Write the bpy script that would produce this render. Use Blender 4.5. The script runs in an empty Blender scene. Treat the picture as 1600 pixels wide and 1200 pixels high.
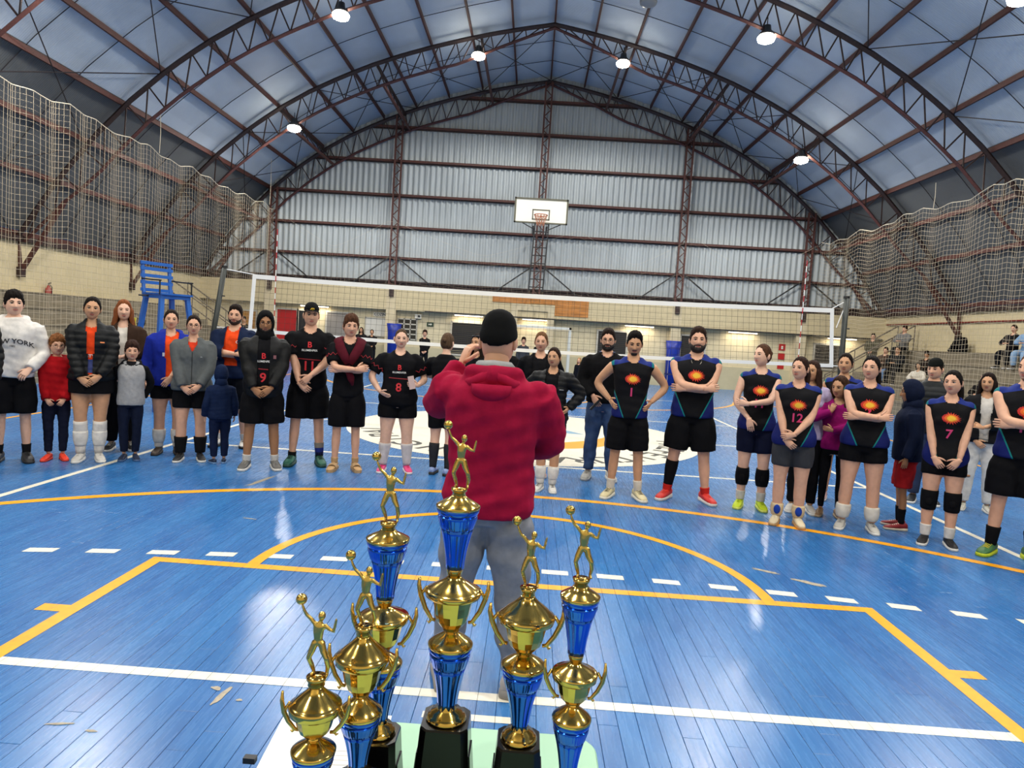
import bpy, bmesh, math, random
import numpy as np
from mathutils import Vector, Matrix
from mathutils.bvhtree import BVHTree

random.seed(7)
rng = np.random.default_rng(7)
SC = bpy.context.scene
COL = SC.collection
V = np.array

# ------------------------------------------------------------------ camera
def cam_axes(yaw, pitch, roll):
    f = V([math.sin(yaw)*math.cos(pitch), math.cos(yaw)*math.cos(pitch), math.sin(pitch)])
    r = V([math.cos(yaw), -math.sin(yaw), 0.0]); u = np.cross(r, f)
    c, s = math.cos(roll), math.sin(roll)
    return c*r+s*u, -s*r+c*u, f
_r, _u, _f = cam_axes(-0.02505, -0.070747, 0.06235)
cam_data = bpy.data.cameras.new('camera')
cam = bpy.data.objects.new('camera', cam_data); COL.objects.link(cam)
cam_data.sensor_width = 36.0
cam_data.lens = 1068.89/1600*36.0
cam_data.clip_start = 0.05; cam_data.clip_end = 200
cam.matrix_world = Matrix(((_r[0], _u[0], -_f[0], 0.05475), (_r[1], _u[1], -_f[1], -4.55406),
                           (_r[2], _u[2], -_f[2], 1.67462), (0, 0, 0, 1)))
SC.camera = cam

# ------------------------------------------------------------------ world / exposure
world = bpy.data.worlds.new('world'); SC.world = world; world.use_nodes = True
bg = world.node_tree.nodes['Background']
bg.inputs[0].default_value = (0.10, 0.13, 0.20, 1); bg.inputs[1].default_value = 0.3     # dusk outside
LAMP_W = 620.0
TMP = bpy.data.scenes.new('tmp')        # scratch scene for mesh evaluation, removed at the end
SC.view_settings.view_transform = 'Standard'
SC.view_settings.look = 'None'
SC.view_settings.exposure = 0.40
SC.view_settings.gamma = 1.0
SC.view_settings.use_curve_mapping = False

# ------------------------------------------------------------------ materials
def lin(h):
    if not isinstance(h, str): return tuple(h)
    h = h.lstrip('#'); o = []
    for i in (0, 2, 4):
        c = int(h[i:i+2], 16)/255
        o.append(c/12.92 if c <= .04045 else ((c+.055)/1.055)**2.4)
    return tuple(o)
MATS = {}
def new_mat(name):
    m = bpy.data.materials.new(name); m.use_nodes = True
    nt = m.node_tree; b = nt.nodes['Principled BSDF']
    return m, nt, b
def mat(name, col, rough=.6, metal=0, bump=0, bscale=40, var=0, vscale=8, coat=0, spec=.5, emit=0, stretch=None, alpha=None):
    key = name
    if key in MATS: return MATS[key]
    m, nt, b = new_mat(name); c = lin(col)
    b.inputs['Base Color'].default_value = (*c, 1)
    b.inputs['Roughness'].default_value = rough; b.inputs['Metallic'].default_value = metal
    b.inputs['Coat Weight'].default_value = coat; b.inputs['Specular IOR Level'].default_value = spec
    tc = None
    def coords():
        nonlocal tc
        if tc is None:
            t = nt.nodes.new('ShaderNodeTexCoord'); tc = t.outputs['Object']
            if stretch:
                mp = nt.nodes.new('ShaderNodeMapping'); mp.inputs['Scale'].default_value = stretch
                nt.links.new(tc, mp.inputs[0]); tc = mp.outputs[0]
        return tc
    if var:
        n = nt.nodes.new('ShaderNodeTexNoise'); n.inputs['Scale'].default_value = vscale; n.inputs['Detail'].default_value = 4
        nt.links.new(coords(), n.inputs['Vector'])
        r = nt.nodes.new('ShaderNodeValToRGB')
        lo = tuple(max(0, x*(1-var)) for x in c); hi = tuple(min(1, x*(1+var)) for x in c)
        r.color_ramp.elements[0].position = .3; r.color_ramp.elements[1].position = .7
        r.color_ramp.elements[0].color = (*lo, 1); r.color_ramp.elements[1].color = (*hi, 1)
        nt.links.new(n.outputs['Fac'], r.inputs[0]); nt.links.new(r.outputs[0], b.inputs['Base Color'])
    if bump:
        n = nt.nodes.new('ShaderNodeTexNoise'); n.inputs['Scale'].default_value = bscale; n.inputs['Detail'].default_value = 3
        nt.links.new(coords(), n.inputs['Vector'])
        bp = nt.nodes.new('ShaderNodeBump'); bp.inputs['Strength'].default_value = bump; bp.inputs['Distance'].default_value = .02
        nt.links.new(n.outputs['Fac'], bp.inputs['Height']); nt.links.new(bp.outputs[0], b.inputs['Normal'])
    if emit:
        b.inputs['Emission Color'].default_value = (*c, 1); b.inputs['Emission Strength'].default_value = emit
    MATS[key] = m
    return m
def cloth(col, name=None):
    return mat('cloth_'+(name or str(col)), col, .85, bump=.25, bscale=14, var=.12, vscale=20, spec=.10)
def nylon(col): return mat('nylon_'+str(col), col, .55, bump=.3, bscale=16, var=.1, spec=.2)

# ------------------------------------------------------------------ mesh builder
def _frames(P):
    P = np.asarray(P, float); n = len(P)
    T = np.zeros_like(P); T[1:-1] = P[2:]-P[:-2]; T[0] = P[1]-P[0]; T[-1] = P[-1]-P[-2]
    T /= np.maximum(np.linalg.norm(T, axis=1), 1e-9)[:, None]
    return T
class MB:
    def __init__(s): s.v = []; s.f = []; s.m = []; s.n = 0
    def add(s, v, f, mi=0):
        o = s.n; s.v.append(np.asarray(v, float)); s.n += len(v)
        s.f.extend([tuple(i+o for i in q) for q in f]); s.m.extend([mi]*len(f))
        return s
    def box(s, x0, x1, y0, y1, z0, z1, mi=0):
        v = [(x, y, z) for z in (z0, z1) for y in (y0, y1) for x in (x0, x1)]
        return s.add(v, [(0,2,3,1),(4,5,7,6),(0,1,5,4),(2,6,7,3),(0,4,6,2),(1,3,7,5)], mi)
    def bar(s, a, b, w, h=None, mi=0, up=(0, 0, 1)):
        h = h or w; a = V(a, float); b = V(b, float); t = b-a; t /= np.linalg.norm(t)
        up = V(up, float)
        if abs(t@up) > .98: up = V([0, 1., 0])
        x = np.cross(t, up); x /= np.linalg.norm(x); y = np.cross(x, t)
        v = [p+x*sx*w/2+y*sy*h/2 for p in (a, b) for sx, sy in ((-1,-1),(1,-1),(1,1),(-1,1))]
        return s.add(v, [(0,1,5,4),(1,2,6,5),(2,3,7,6),(3,0,4,7),(3,2,1,0),(4,5,6,7)], mi)
    def tube(s, P, R, n=8, cap=True, mi=0, ref=None, flat=None):
        """R: scalar / list of scalars / list of (a,b); ref: direction of the a axis"""
        P = np.asarray(P, float); k = len(P); T = _frames(P)
        if np.isscalar(R): R = [R]*k
        R = V([(r, r) if np.isscalar(r) else r for r in R], float)
        if ref is None: ref = V([1., 0, 0]) if abs(T[0][0]) < .9 else V([0, 1., 0])
        a = V(ref, float); vs = []
        ang = np.linspace(0, 2*math.pi, n, endpoint=False)
        for i in range(k):
            a = a-T[i]*(a@T[i]); a /= np.linalg.norm(a); b = np.cross(T[i], a)
            vs.append(P[i]+np.outer(np.cos(ang)*R[i, 0], a)+np.outer(np.sin(ang)*R[i, 1], b))
        v = np.concatenate(vs); f = []
        for i in range(k-1):
            for j in range(n):
                f.append((i*n+j, i*n+(j+1) % n, (i+1)*n+(j+1) % n, (i+1)*n+j))
        if cap:
            f.append(tuple(range(n-1, -1, -1))); f.append(tuple((k-1)*n+j for j in range(n)))
        return s.add(v, f, mi)
    def rings(s, rings, cap=True, mi=0):
        n = len(rings[0]); k = len(rings); f = []
        for i in range(k-1):
            for j in range(n):
                f.append((i*n+j, i*n+(j+1) % n, (i+1)*n+(j+1) % n, (i+1)*n+j))
        if cap:
            f.append(tuple(range(n-1, -1, -1))); f.append(tuple((k-1)*n+j for j in range(n)))
        return s.add(np.concatenate([np.asarray(r, float) for r in rings]), f, mi)
    def lathe(s, prof, n=32, c=(0, 0), mi=0, flute=None, cap=True):
        """prof: (r,z[,flute amplitude])"""
        ang = np.linspace(0, 2*math.pi, n, endpoint=False); rs = []
        for q in prof:
            r, z = q[0], q[1]; rr = np.full(n, max(r, 1e-4))
            if len(q) > 2 and flute: rr = rr*(1+q[2]*np.cos(ang*flute))
            rs.append(np.stack([c[0]+rr*np.cos(ang), c[1]+rr*np.sin(ang), np.full(n, z)], 1))
        return s.rings(rs, cap, mi)
    def ball(s, c, r, nu=12, nv=8, mi=0):
        if np.isscalar(r): r = (r, r, r)
        rs = []
        for i in range(nv+1):
            t = -math.pi/2+math.pi*i/nv; cr = max(math.cos(t), 1e-3); z = math.sin(t)
            a = np.linspace(0, 2*math.pi, nu, endpoint=False)
            rs.append(np.stack([c[0]+r[0]*cr*np.cos(a), c[1]+r[1]*cr*np.sin(a), np.full(nu, c[2]+r[2]*z)], 1))
        return s.rings(rs, True, mi)
    def poly(s, pts, thick=None, mi=0):
        """flat polygon (list of 3d points); with thickness vector -> prism"""
        n = len(pts); P = np.asarray(pts, float)
        if thick is None: return s.add(P, [tuple(range(n))], mi)
        Q = P+V(thick, float)
        f = [tuple(range(n-1, -1, -1)), tuple(range(n, 2*n))]+[(i, (i+1) % n, n+(i+1) % n, n+i) for i in range(n)]
        return s.add(np.concatenate([P, Q]), f, mi)
    def verts(s): return np.concatenate(s.v) if s.v else np.zeros((0, 3))
    def xform(s, M):
        M = np.asarray(M, float)
        s.v = [x@M[:3, :3].T+M[:3, 3] for x in s.v]; return s
    def mesh(s, name, mats=None, smooth=False):
        me = bpy.data.meshes.new(name)
        me.from_pydata(s.verts().tolist(), [], s.f)
        if mats is not None:
            for m in (mats if isinstance(mats, (list, tuple)) else [mats]): me.materials.append(m)
            if isinstance(mats, (list, tuple)) and len(mats) > 1:
                me.polygons.foreach_set('material_index', np.array(s.m, dtype=np.int32))
        if smooth: me.polygons.foreach_set('use_smooth', np.ones(len(s.f), dtype=bool))
        me.update(); return me
    def build(s, name, mats, parent=None, smooth=False, label=None):
        return link(name, s.mesh(name, mats, smooth), parent, label)
def link(name, data, parent=None, label=None):
    o = bpy.data.objects.new(name, data); COL.objects.link(o)
    if parent is not None: o.parent = parent
    if label: o['label'] = label
    return o
def tag(o, label, cat, group=None, kind=None):
    o['label'] = label; o['category'] = cat
    if group: o['group'] = group
    if kind: o['kind'] = kind
    return o
def thing(name, label, cat, loc=(0, 0, 0), rz=0, group=None, scale=1, kind=None):
    o = bpy.data.objects.new(name, None); COL.objects.link(o)
    o.location = loc; o.rotation_euler = (0, 0, rz); o.scale = (scale,)*3; o.empty_display_size = .1
    return tag(o, label, cat, group, kind)
def copy_tree(o, parent=None):
    kids = list(o.children)
    c = o.copy(); COL.objects.link(c); c.parent = parent
    for k in kids: copy_tree(k, c)
    return c
def tmp_dg():
    with bpy.context.temp_override(scene=TMP, view_layer=TMP.view_layers[0]):
        dg = bpy.context.evaluated_depsgraph_get(); dg.update(); return dg
def remeshed(mb, vox, it=3, fac=.5):
    me = mb.mesh('tmp'); o = bpy.data.objects.new('tmp', me); TMP.collection.objects.link(o)
    r = o.modifiers.new('r', 'REMESH'); r.mode = 'VOXEL'; r.voxel_size = vox
    if it:
        sm = o.modifiers.new('s', 'SMOOTH'); sm.factor = fac; sm.iterations = it
    dg = tmp_dg(); e = o.evaluated_get(dg); m2 = e.to_mesh()
    nv = len(m2.vertices); v = np.empty(nv*3); m2.vertices.foreach_get('co', v); v = v.reshape(-1, 3)
    no = np.empty(nv*3); m2.vertices.foreach_get('normal', no); no = no.reshape(-1, 3)
    f = [tuple(p.vertices) for p in m2.polygons]
    e.to_mesh_clear(); bpy.data.objects.remove(o); bpy.data.meshes.remove(me)
    return v, f, no
# ================================================================== THE HALL
WY = 23.7            # face of the far wall
XC = 0.15            # axis of the vault
XL, XR = -13.75, 14.2
YB = -9.2            # wall behind the camera
def arch(s):
    s = abs(s)
    return float(np.interp(s, ARS, ARZ))
ARS = np.arange(0, 14.6, 1.0)
ARZ = V([11.9, 11.72, 11.51, 11.26, 10.98, 10.66, 10.29, 9.85, 9.35, 8.75, 8.03, 7.17, 6.14, 4.9, 3.42])
ARY = [23.62, 18.6, 13.5, 8.4, 3.3, -1.8, -6.9]      # arch positions
M_RUST = mat('rust_primer_steel', '#4e2a24', .6, bump=.2, bscale=60, var=.35, vscale=30)
M_DARKSTEEL = mat('dark_steel', '#33221f', .6, var=.3, vscale=20)
M_BLACK = mat('black_paint', '#15161a', .5)
M_ROD = mat('rod_steel', '#241d1f', .6)

# ---------------------------------------------------------------- floor
def floor_mat():
    m, nt, b = new_mat('blue_painted_boards'); N = nt.nodes; L = nt.links
    geo = N.new('ShaderNodeTexCoord'); oi = N.new('ShaderNodeObjectInfo')
    mp = N.new('ShaderNodeMapping'); mp.inputs['Scale'].default_value = (1.6, .35, 1); L.new(geo.outputs['Object'], mp.inputs[0])
    n1 = N.new('ShaderNodeTexNoise'); n1.inputs['Scale'].default_value = 1.4; n1.inputs['Detail'].default_value = 6; L.new(mp.outputs[0], n1.inputs['Vector'])
    mp2 = N.new('ShaderNodeMapping'); mp2.inputs['Scale'].default_value = (30, 2.2, 1); L.new(geo.outputs['Object'], mp2.inputs[0])
    n2 = N.new('ShaderNodeTexNoise'); n2.inputs['Scale'].default_value = 2; n2.inputs['Detail'].default_value = 5; L.new(mp2.outputs[0], n2.inputs['Vector'])
    r = N.new('ShaderNodeValToRGB'); cr = r.color_ramp
    cr.elements[0].position = .25; cr.elements[0].color = (*lin('#225899'), 1)
    cr.elements[1].position = .75; cr.elements[1].color = (*lin('#397bb8'), 1)
    mx = N.new('ShaderNodeMath'); mx.operation = 'MULTIPLY_ADD'; mx.inputs[1].default_value = .35; L.new(n2.outputs['Fac'], mx.inputs[0])
    a1 = N.new('ShaderNodeMath'); a1.operation = 'MULTIPLY'; a1.inputs[1].default_value = .55; L.new(n1.outputs['Fac'], a1.inputs[0]); L.new(a1.outputs[0], mx.inputs[2])
    a2 = N.new('ShaderNodeMath'); a2.operation = 'MULTIPLY_ADD'; a2.inputs[1].default_value = .12; L.new(oi.outputs['Random'], a2.inputs[0]); L.new(mx.outputs[0], a2.inputs[2])
    L.new(a2.outputs[0], r.inputs[0])
    # board joints, 9 cm apart
    sep = N.new('ShaderNodeSeparateXYZ'); L.new(geo.outputs['Object'], sep.inputs[0])
    d = N.new('ShaderNodeMath'); d.operation = 'DIVIDE'; d.inputs[1].default_value = .09; L.new(sep.outputs[0], d.inputs[0])
    fr = N.new('ShaderNodeMath'); fr.operation = 'FRACT'; L.new(d.outputs[0], fr.inputs[0])
    s5 = N.new('ShaderNodeMath'); s5.operation = 'SUBTRACT'; s5.inputs[1].default_value = .5; L.new(fr.outputs[0], s5.inputs[0])
    ab = N.new('ShaderNodeMath'); ab.operation = 'ABSOLUTE'; L.new(s5.outputs[0], ab.inputs[0])
    gt = N.new('ShaderNodeMath'); gt.operation = 'GREATER_THAN'; gt.inputs[1].default_value = .488; L.new(ab.outputs[0], gt.inputs[0])
    mix = N.new('ShaderNodeMixRGB'); mix.inputs[2].default_value = (*lin('#123a78'), 1); L.new(gt.outputs[0], mix.inputs[0]); L.new(r.outputs[0], mix.inputs[1])
    L.new(mix.outputs[0], b.inputs['Base Color'])
    rr = N.new('ShaderNodeMapRange'); rr.inputs[3].default_value = .20; rr.inputs[4].default_value = .34; L.new(n2.outputs['Fac'], rr.inputs[0]); L.new(rr.outputs[0], b.inputs['Roughness'])
    bp = N.new('ShaderNodeBump'); bp.inputs['Strength'].default_value = .04; bp.inputs['Distance'].default_value = .003; L.new(n2.outputs['Fac'], bp.inputs['Height']); L.new(bp.outputs[0], b.inputs['Normal'])
    b.inputs['Specular IOR Level'].default_value = .5
    return m
M_FLOOR = floor_mat()
PX0, PX1, PY0, PY1 = -4.5, 4.5, -3.6, 2.4
m = MB()
for x0, x1, y0, y1, z in ((XL-.2, PX0, YB, WY+.3, 0), (PX1, XR+.2, YB, WY+.3, 0), (PX0, PX1, YB, PY0, 0), (PX0, PX1, PY1, WY+.3, 0), (PX0, PX1, PY0, PY1, -.006)):
    m.add([(x0,y0,z),(x1,y0,z),(x1,y1,z),(x0,y1,z)], [(0,1,2,3)])
m.box(XL-.2, XR+.2, YB, WY+.3, -.2, -.03)
floor = tag(m.build('floor', M_FLOOR), 'glossy blue painted wooden sports floor with court lines', 'floor', kind='structure')
pw = .09
for i in range(100):
    x0 = PX0+i*pw+.0007; x1 = x0+pw-.0014
    off = rng.uniform(-.8, .8)
    cuts = [PY0, -1.6+off, .4+off*.9, PY1]
    for j in range(3):
        y0, y1 = cuts[j]+.0007, cuts[j+1]-.0007
        q = rng.uniform(-.00035, .00035, 2)
        b = .0012
        v = [(x0,y0,-.008),(x1,y0,-.008),(x1,y1,-.008),(x0,y1,-.008),
             (x0,y0,-b+q[0]),(x1,y0,-b+q[1]),(x1,y1,-b+q[1]),(x0,y1,-b+q[0]),
             (x0+b,y0+b,q[0]),(x1-b,y0+b,q[1]),(x1-b,y1-b,q[1]),(x0+b,y1-b,q[0])]
        f = [(0,1,5,4),(1,2,6,5),(2,3,7,6),(3,0,4,7),(4,5,9,8),(5,6,10,9),(6,7,11,10),(7,4,8,11),(8,9,10,11)]
        MB().add(v, f).build('plank', M_FLOOR, floor)

# ---- painted lines: thin paint film on the boards
M_ORANGE = mat('orange_line_paint', '#f4a60c', .35, var=.12, vscale=25)
M_WHITE = mat('cream_line_paint', '#e8e2d0', .35, var=.08, vscale=25)
ZL = .0014
def line_x(x0, x1, y0, y1, mt, name='court_line'):          # across the boards, broken at the joints
    m = MB(); i0 = math.floor(x0/pw); i1 = math.ceil(x1/pw)
    for i in range(i0, i1):
        a, b = max(x0, i*pw+.001), min(x1, (i+1)*pw-.001)
        if b > a: m.add([(a,y0,ZL),(b,y0,ZL),(b,y1,ZL),(a,y1,ZL)], [(0,1,2,3)])
    return m.build(name, mt, floor)
def line_y(x, y0, y1, mt, w=.07):
    return MB().add([(x-w/2,y0,ZL+.0002),(x+w/2,y0,ZL+.0002),(x+w/2,y1,ZL+.0002),(x-w/2,y1,ZL+.0002)], [(0,1,2,3)]).build('court_line', mt, floor)
def arc(cx, cy, r, a0, a1, mt, w=.05, n=64, z=ZL+.0004):
    t = np.radians(np.linspace(a0, a1, n)); m = MB(); v = []; 
    for q in t:
        for rr in (r-w, r): v.append((cx+rr*math.cos(q), cy+rr*math.sin(q), z))
    m.add(v, [(2*i,2*i+1,2*i+3,2*i+2) for i in range(n-1)]); return m.build('court_line', mt, floor)
NY = 7.31
def mirrored(y): return 2*NY-y
for sg in (0, 1):
    yy = (lambda y: y) if sg == 0 else mirrored
    o = sorted
    a = o((yy(0), yy(-.085))); line_x(-2.45, 2.45, a[0], a[1], M_ORANGE)
    for s in (-1, 1):
        a = o((yy(-5.8), yy(-.05))); line_y(s*2.4075, a[0], a[1], M_ORANGE, .085)
        for yt in (-.9, -1.95):
            a = o((yy(yt+.045), yy(yt-.045))); line_x(*o((s*2.45, s*2.60)), a[0], a[1], M_ORANGE)
    arc(0, yy(0), 1.8, 0 if sg == 0 else 180, 180 if sg == 0 else 360, M_ORANGE, .085)
    c = yy(-4.225); ang = math.degrees(math.acos(6.6/6.8))
    arc(0, c, 6.82, (ang if sg == 0 else 180+ang), (180-ang if sg == 0 else 360-ang), M_ORANGE, .105, 96)
    a = o((yy(-1.465), yy(-1.535)))
    line_x(-4.5, 4.5, a[0], a[1], M_WHITE)                      # end line
    a = o((yy(NY-3), yy(NY-3-.07))); line_x(-4.5, 4.5, a[0], a[1], M_WHITE)
    xs = -4.51
    while xs < 3.7 and sg == 0:
        xb = xs+.19; q = lambda x: .30-.027*x*x
        MB().add([(xs,q(xs)-.085,ZL),(xb,q(xb)-.085,ZL),(xb,q(xb),ZL),(xs,q(xs),ZL)], [(0,1,2,3)]).build('court_line', M_WHITE, floor)
        xs += .395
line_x(-.32, .145, -1.705, -1.655, M_WHITE)
line_x(-4.5, 4.5, NY-.035, NY+.035, M_WHITE)
for s in (-1, 1):
    line_y(s*4.5, -1.5, mirrored(-1.5), M_WHITE); line_y(s*7.6, -5.8, mirrored(-5.8), M_ORANGE)
# scuffs where the paint has worn to the wood
M_WORN = mat('bare_worn_wood', '#a59a86', .6, var=.25, vscale=40)
def scuff(x, y, l, w, ang):
    t = math.radians(ang); n = 14; pts = []
    for i in range(n):
        a = 2*math.pi*i/n; k = 1+.25*rng.uniform(-1, 1)
        u, v = l/2*math.cos(a)*k, w/2*math.sin(a)*k
        pts.append((x+u*math.cos(t)-v*math.sin(t), y+u*math.sin(t)+v*math.cos(t), ZL+.0006))
    MB().poly(pts).build('worn_patch', M_WORN, floor)
for q in [(-1.22,-1.66,.16,.028,82),(-1.27,-1.6,.05,.03,-20),(-1.13,-1.68,.03,.02,0),(-2.67,2.42,.55,.06,80),
          (-2.22,1.05,.16,.018,-10),(-1.75,-1.95,.1,.016,10),(1.95,.62,.2,.05,-30),(2.2,.42,.22,.06,-30),(-1.6,-1.98,.05,.015,0)]:
    scuff(*q)

# ---- centre circle with lettering
m = MB(); n = 96; t = np.linspace(0, 2*math.pi, n, endpoint=False)
m.poly(np.stack([3.0*np.cos(t), NY+3.0*np.sin(t), np.full(n, ZL+.0008)], 1))
circle = m.build('painted_circle', M_WHITE, floor)
def text_data(txt, size=1.0, bold=0):
    cu = bpy.data.curves.new('txt', 'FONT'); cu.body = txt; cu.size = size; cu.align_x = 'CENTER'; cu.align_y = 'CENTER'
    cu.resolution_u = 3; cu.offset = bold
    o = bpy.data.objects.new('txt', cu); TMP.collection.objects.link(o)
    dg = tmp_dg()
    me = o.evaluated_get(dg).to_mesh()
    v = V([tuple(q.co) for q in me.vertices]).reshape(-1, 3); f = [tuple(p.vertices) for p in me.polygons]
    o.evaluated_get(dg).to_mesh_clear(); bpy.data.objects.remove(o); bpy.data.curves.remove(cu)
    return v, f
M_LETTER = mat('charcoal_letter_paint', '#45443e', .4)
for i, ch in enumerate('PREFEITURA MUNICIPAL'):
    if ch == ' ': continue
    v, f = text_data(ch, .62, .012)
    a = math.radians(-2-8.6*i); R0 = 2.52
    ex = V([math.sin(a), -math.cos(a)]); ey = V([math.cos(a), math.sin(a)])
    P = np.zeros((len(v), 3)); P[:, :2] = V([0, NY])+ey*R0+np.outer(v[:, 0], ex)+np.outer(v[:, 1], ey); P[:, 2] = ZL+.0012
    MB().add(P, f).build('floor_letter', M_LETTER, circle)
M_LOGO_O = mat('logo_orange_paint', '#e3a02e', .4); M_LOGO_B = mat('logo_blue_paint', '#7fa6bd', .4)
def crescent(x, y, r, a0, a1, w, mt):
    t = np.radians(np.linspace(a0, a1, 24)); k = np.sin(np.linspace(0, math.pi, 24))
    v = []
    for q, kk in zip(t, k):
        for rr in (r-w*kk, r): v.append((x+rr*math.cos(q), NY+y+rr*math.sin(q), ZL+.0014))
    MB().add(v, [(2*i,2*i+1,2*i+3,2*i+2) for i in range(23)]).build('floor_logo', mt, circle)
crescent(.1, -.1, 1.5, -120, 20, .55, M_LOGO_O); crescent(.1, -.1, 1.45, 60, 200, .5, M_LOGO_O)
MB().poly([(.15,NY-1.0,ZL+.0016),(.62,NY-.95,ZL+.0016),(.42,NY-.1,ZL+.0016)]).build('floor_logo', M_LOGO_B, circle)
MB().poly([(-.6,NY+.3,ZL+.0016),(1.1,NY+.2,ZL+.0016),(.8,NY+.62,ZL+.0016),(-.4,NY+.7,ZL+.0016)]).build('floor_logo', M_LOGO_B, circle)

# ---------------------------------------------------------------- vaulted ceiling
def panel_mat(name, col, rough, streak):
    m, nt, b = new_mat(name); N = nt.nodes; L = nt.links
    tc = N.new('ShaderNodeTexCoord'); oi = N.new('ShaderNodeObjectInfo')
    n = N.new('ShaderNodeTexNoise'); n.inputs['Scale'].default_value = .8; n.inputs['Detail'].default_value = 5; L.new(tc.outputs['Object'], n.inputs['Vector'])
    a = N.new('ShaderNodeMath'); a.operation = 'MULTIPLY_ADD'; a.inputs[1].default_value = .35; L.new(oi.outputs['Random'], a.inputs[0]); L.new(n.outputs['Fac'], a.inputs[2])
    r = N.new('ShaderNodeValToRGB'); c = lin(col); r.color_ramp.elements[0].position = .3; r.color_ramp.elements[1].position = 1
    r.color_ramp.elements[0].color = (*[x*.85 for x in c], 1); r.color_ramp.elements[1].color = (*[min(1, x*1.15) for x in c], 1)
    L.new(a.outputs[0], r.inputs[0]); L.new(r.outputs[0], b.inputs['Base Color']); b.inputs['Roughness'].default_value = rough
    w = N.new('ShaderNodeTexWave'); w.bands_direction = 'Y'; w.inputs['Scale'].default_value = streak; L.new(tc.outputs['Object'], w.inputs['Vector'])
    bp = N.new('ShaderNodeBump'); bp.inputs['Strength'].default_value = .25; bp.inputs['Distance'].default_value = .03
    L.new(w.outputs['Fac'], bp.inputs['Height']); L.new(bp.outputs[0], b.inputs['Normal'])
    return m
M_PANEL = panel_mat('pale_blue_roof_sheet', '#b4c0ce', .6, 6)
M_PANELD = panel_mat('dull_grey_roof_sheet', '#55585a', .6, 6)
ceiling = thing('ceiling', 'vaulted blue grey sheet roof of the sports hall', 'ceiling', kind='structure')
# purlin positions along the half arch by arc length
_s = np.linspace(0, 14.0, 1401); _z = V([arch(x) for x in _s]); _l = np.concatenate([[0], np.cumsum(np.hypot(np.diff(_s), np.diff(_z)))])
NP = 12
PS = [float(np.interp(1.385*k, _l, _s)) for k in range(NP)]+[14.0]
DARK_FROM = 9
ys = [WY+.1]+ARY[1:]+[YB]
mid = {}
for sg in (-1, 1):
    for k in range(NP):
        s0, s1 = PS[k], PS[k+1]
        for j in range(len(ys)-1):
            m = MB(); y0, y1 = ys[j], ys[j+1]; nseg = 4
            for t in range(nseg):
                a, b = s0+(s1-s0)*t/nseg, s0+(s1-s0)*(t+1)/nseg
                za, zb = arch(a)+.26, arch(b)+.26
                m.add([(XC+sg*a,y0,za),(XC+sg*b,y0,zb),(XC+sg*b,y1,zb),(XC+sg*a,y1,za)], [(0,1,2,3)])
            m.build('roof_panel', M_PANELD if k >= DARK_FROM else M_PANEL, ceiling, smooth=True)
    for k in range(0 if sg > 0 else 1, NP+1):
        s = PS[k]; z = arch(s)+.16
        MB().bar((XC+sg*s, YB, z), (XC+sg*s, WY, z), .055, .13).build('purlin', M_RUST, ceiling)
    # lap seams and sag rods between purlins
    for j in range(len(ys)-1):
        for q in (1/3, 2/3):
            m = MB(); y = ys[j]+(ys[j+1]-ys[j])*q
            m.tube([(XC+sg*s, y, arch(s)+.2) for s in np.linspace(0, 13.9, 25)], .012, 4)
            m.build('sag_rod', M_ROD, ceiling)
# wind bracing rods in the roof plane
for (ya, yb) in ((ARY[0], ARY[1]), (ARY[2], ARY[3])):
    for sg in (-1, 1):
        for k in range(0, NP-1, 2):
            for a, b in ((k, k+2), (k+2, k)):
                if b > NP or a > NP: continue
                MB().tube([(XC+sg*PS[a], ya, arch(PS[a])+.02), (XC+sg*PS[b], yb, arch(PS[b])+.02)], .014, 5).build('brace_rod', M_ROD, ceiling)

# ---- arched trusses
def truss_depth(s): return .12+.62*min(1, s/3.2) if s < 12.4 else .74-.50*min(1, (s-12.4)/1.55)
def chord_pt(s, sg, off):
    e = .02; tz = (arch(s+e)-arch(max(0, s-e)))/(e+min(s, e)) if s < 14 else -1.5
    n = V([tz, -1.0]); n /= np.linalg.norm(n)          # pointing inwards/down for s>0
    return (XC+sg*(s+n[0]*off), 0.0, arch(s)+n[1]*off)
def make_truss():
    root = thing('roof_truss', '', 'roof truss')
    for sg in (-1, 1):
        S = np.linspace(0, 13.95, 34)
        m = MB(); tops = [chord_pt(s, sg, .02) for s in S]
        m.tube(tops, [(.055, .075)]*len(tops), 4, ref=(0, 1, 0)); m.build('top_chord', M_DARKSTEEL, root)
        bots = [chord_pt(s, sg, truss_depth(s)) for s in S]
        m = MB(); m.tube(bots, [(.05, .05)]*len(bots), 4, ref=(0, 1, 0)); m.build('bottom_chord', M_RUST, root)
        K = np.linspace(.4, 13.9, 25)
        for i, s in enumerate(K):
            MB().bar(chord_pt(s, sg, .02), chord_pt(s, sg, truss_depth(s)), .035).build('strut', M_DARKSTEEL, root)
            if i < len(K)-1:
                MB().bar(chord_pt(s, sg, .02), chord_pt(K[i+1], sg, truss_depth(K[i+1])), .03).build('strut', M_DARKSTEEL, root)
        # foot bracketed to the side wall
        xw = XL if sg < 0 else XR
        a = chord_pt(13.95, sg, .02); p = (xw-sg*.06, 0, 2.55)
        m = MB(); m.bar(bots[-3], p, .09); m.bar(a, p, .07); m.build('foot_bracket', M_RUST, root)
        m = MB(); m.box(min(xw-sg*.13, xw), max(xw-sg*.13, xw), -.09, .09, 2.42, 2.68); m.build('foot_plate', M_DARKSTEEL, root)
    return root
tr0 = make_truss()
tl = ['dark arched roof truss against the corrugated far wall', 'arched roof truss nearest the far wall carrying four lit lamps', 'second arched roof truss from the far wall carrying two lit lamps',
      'arched roof truss crossing the top corners of the view', 'arched roof truss above the front of the court', 'arched roof truss behind the prize table', 'arched roof truss at the near end of the hall']
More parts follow.
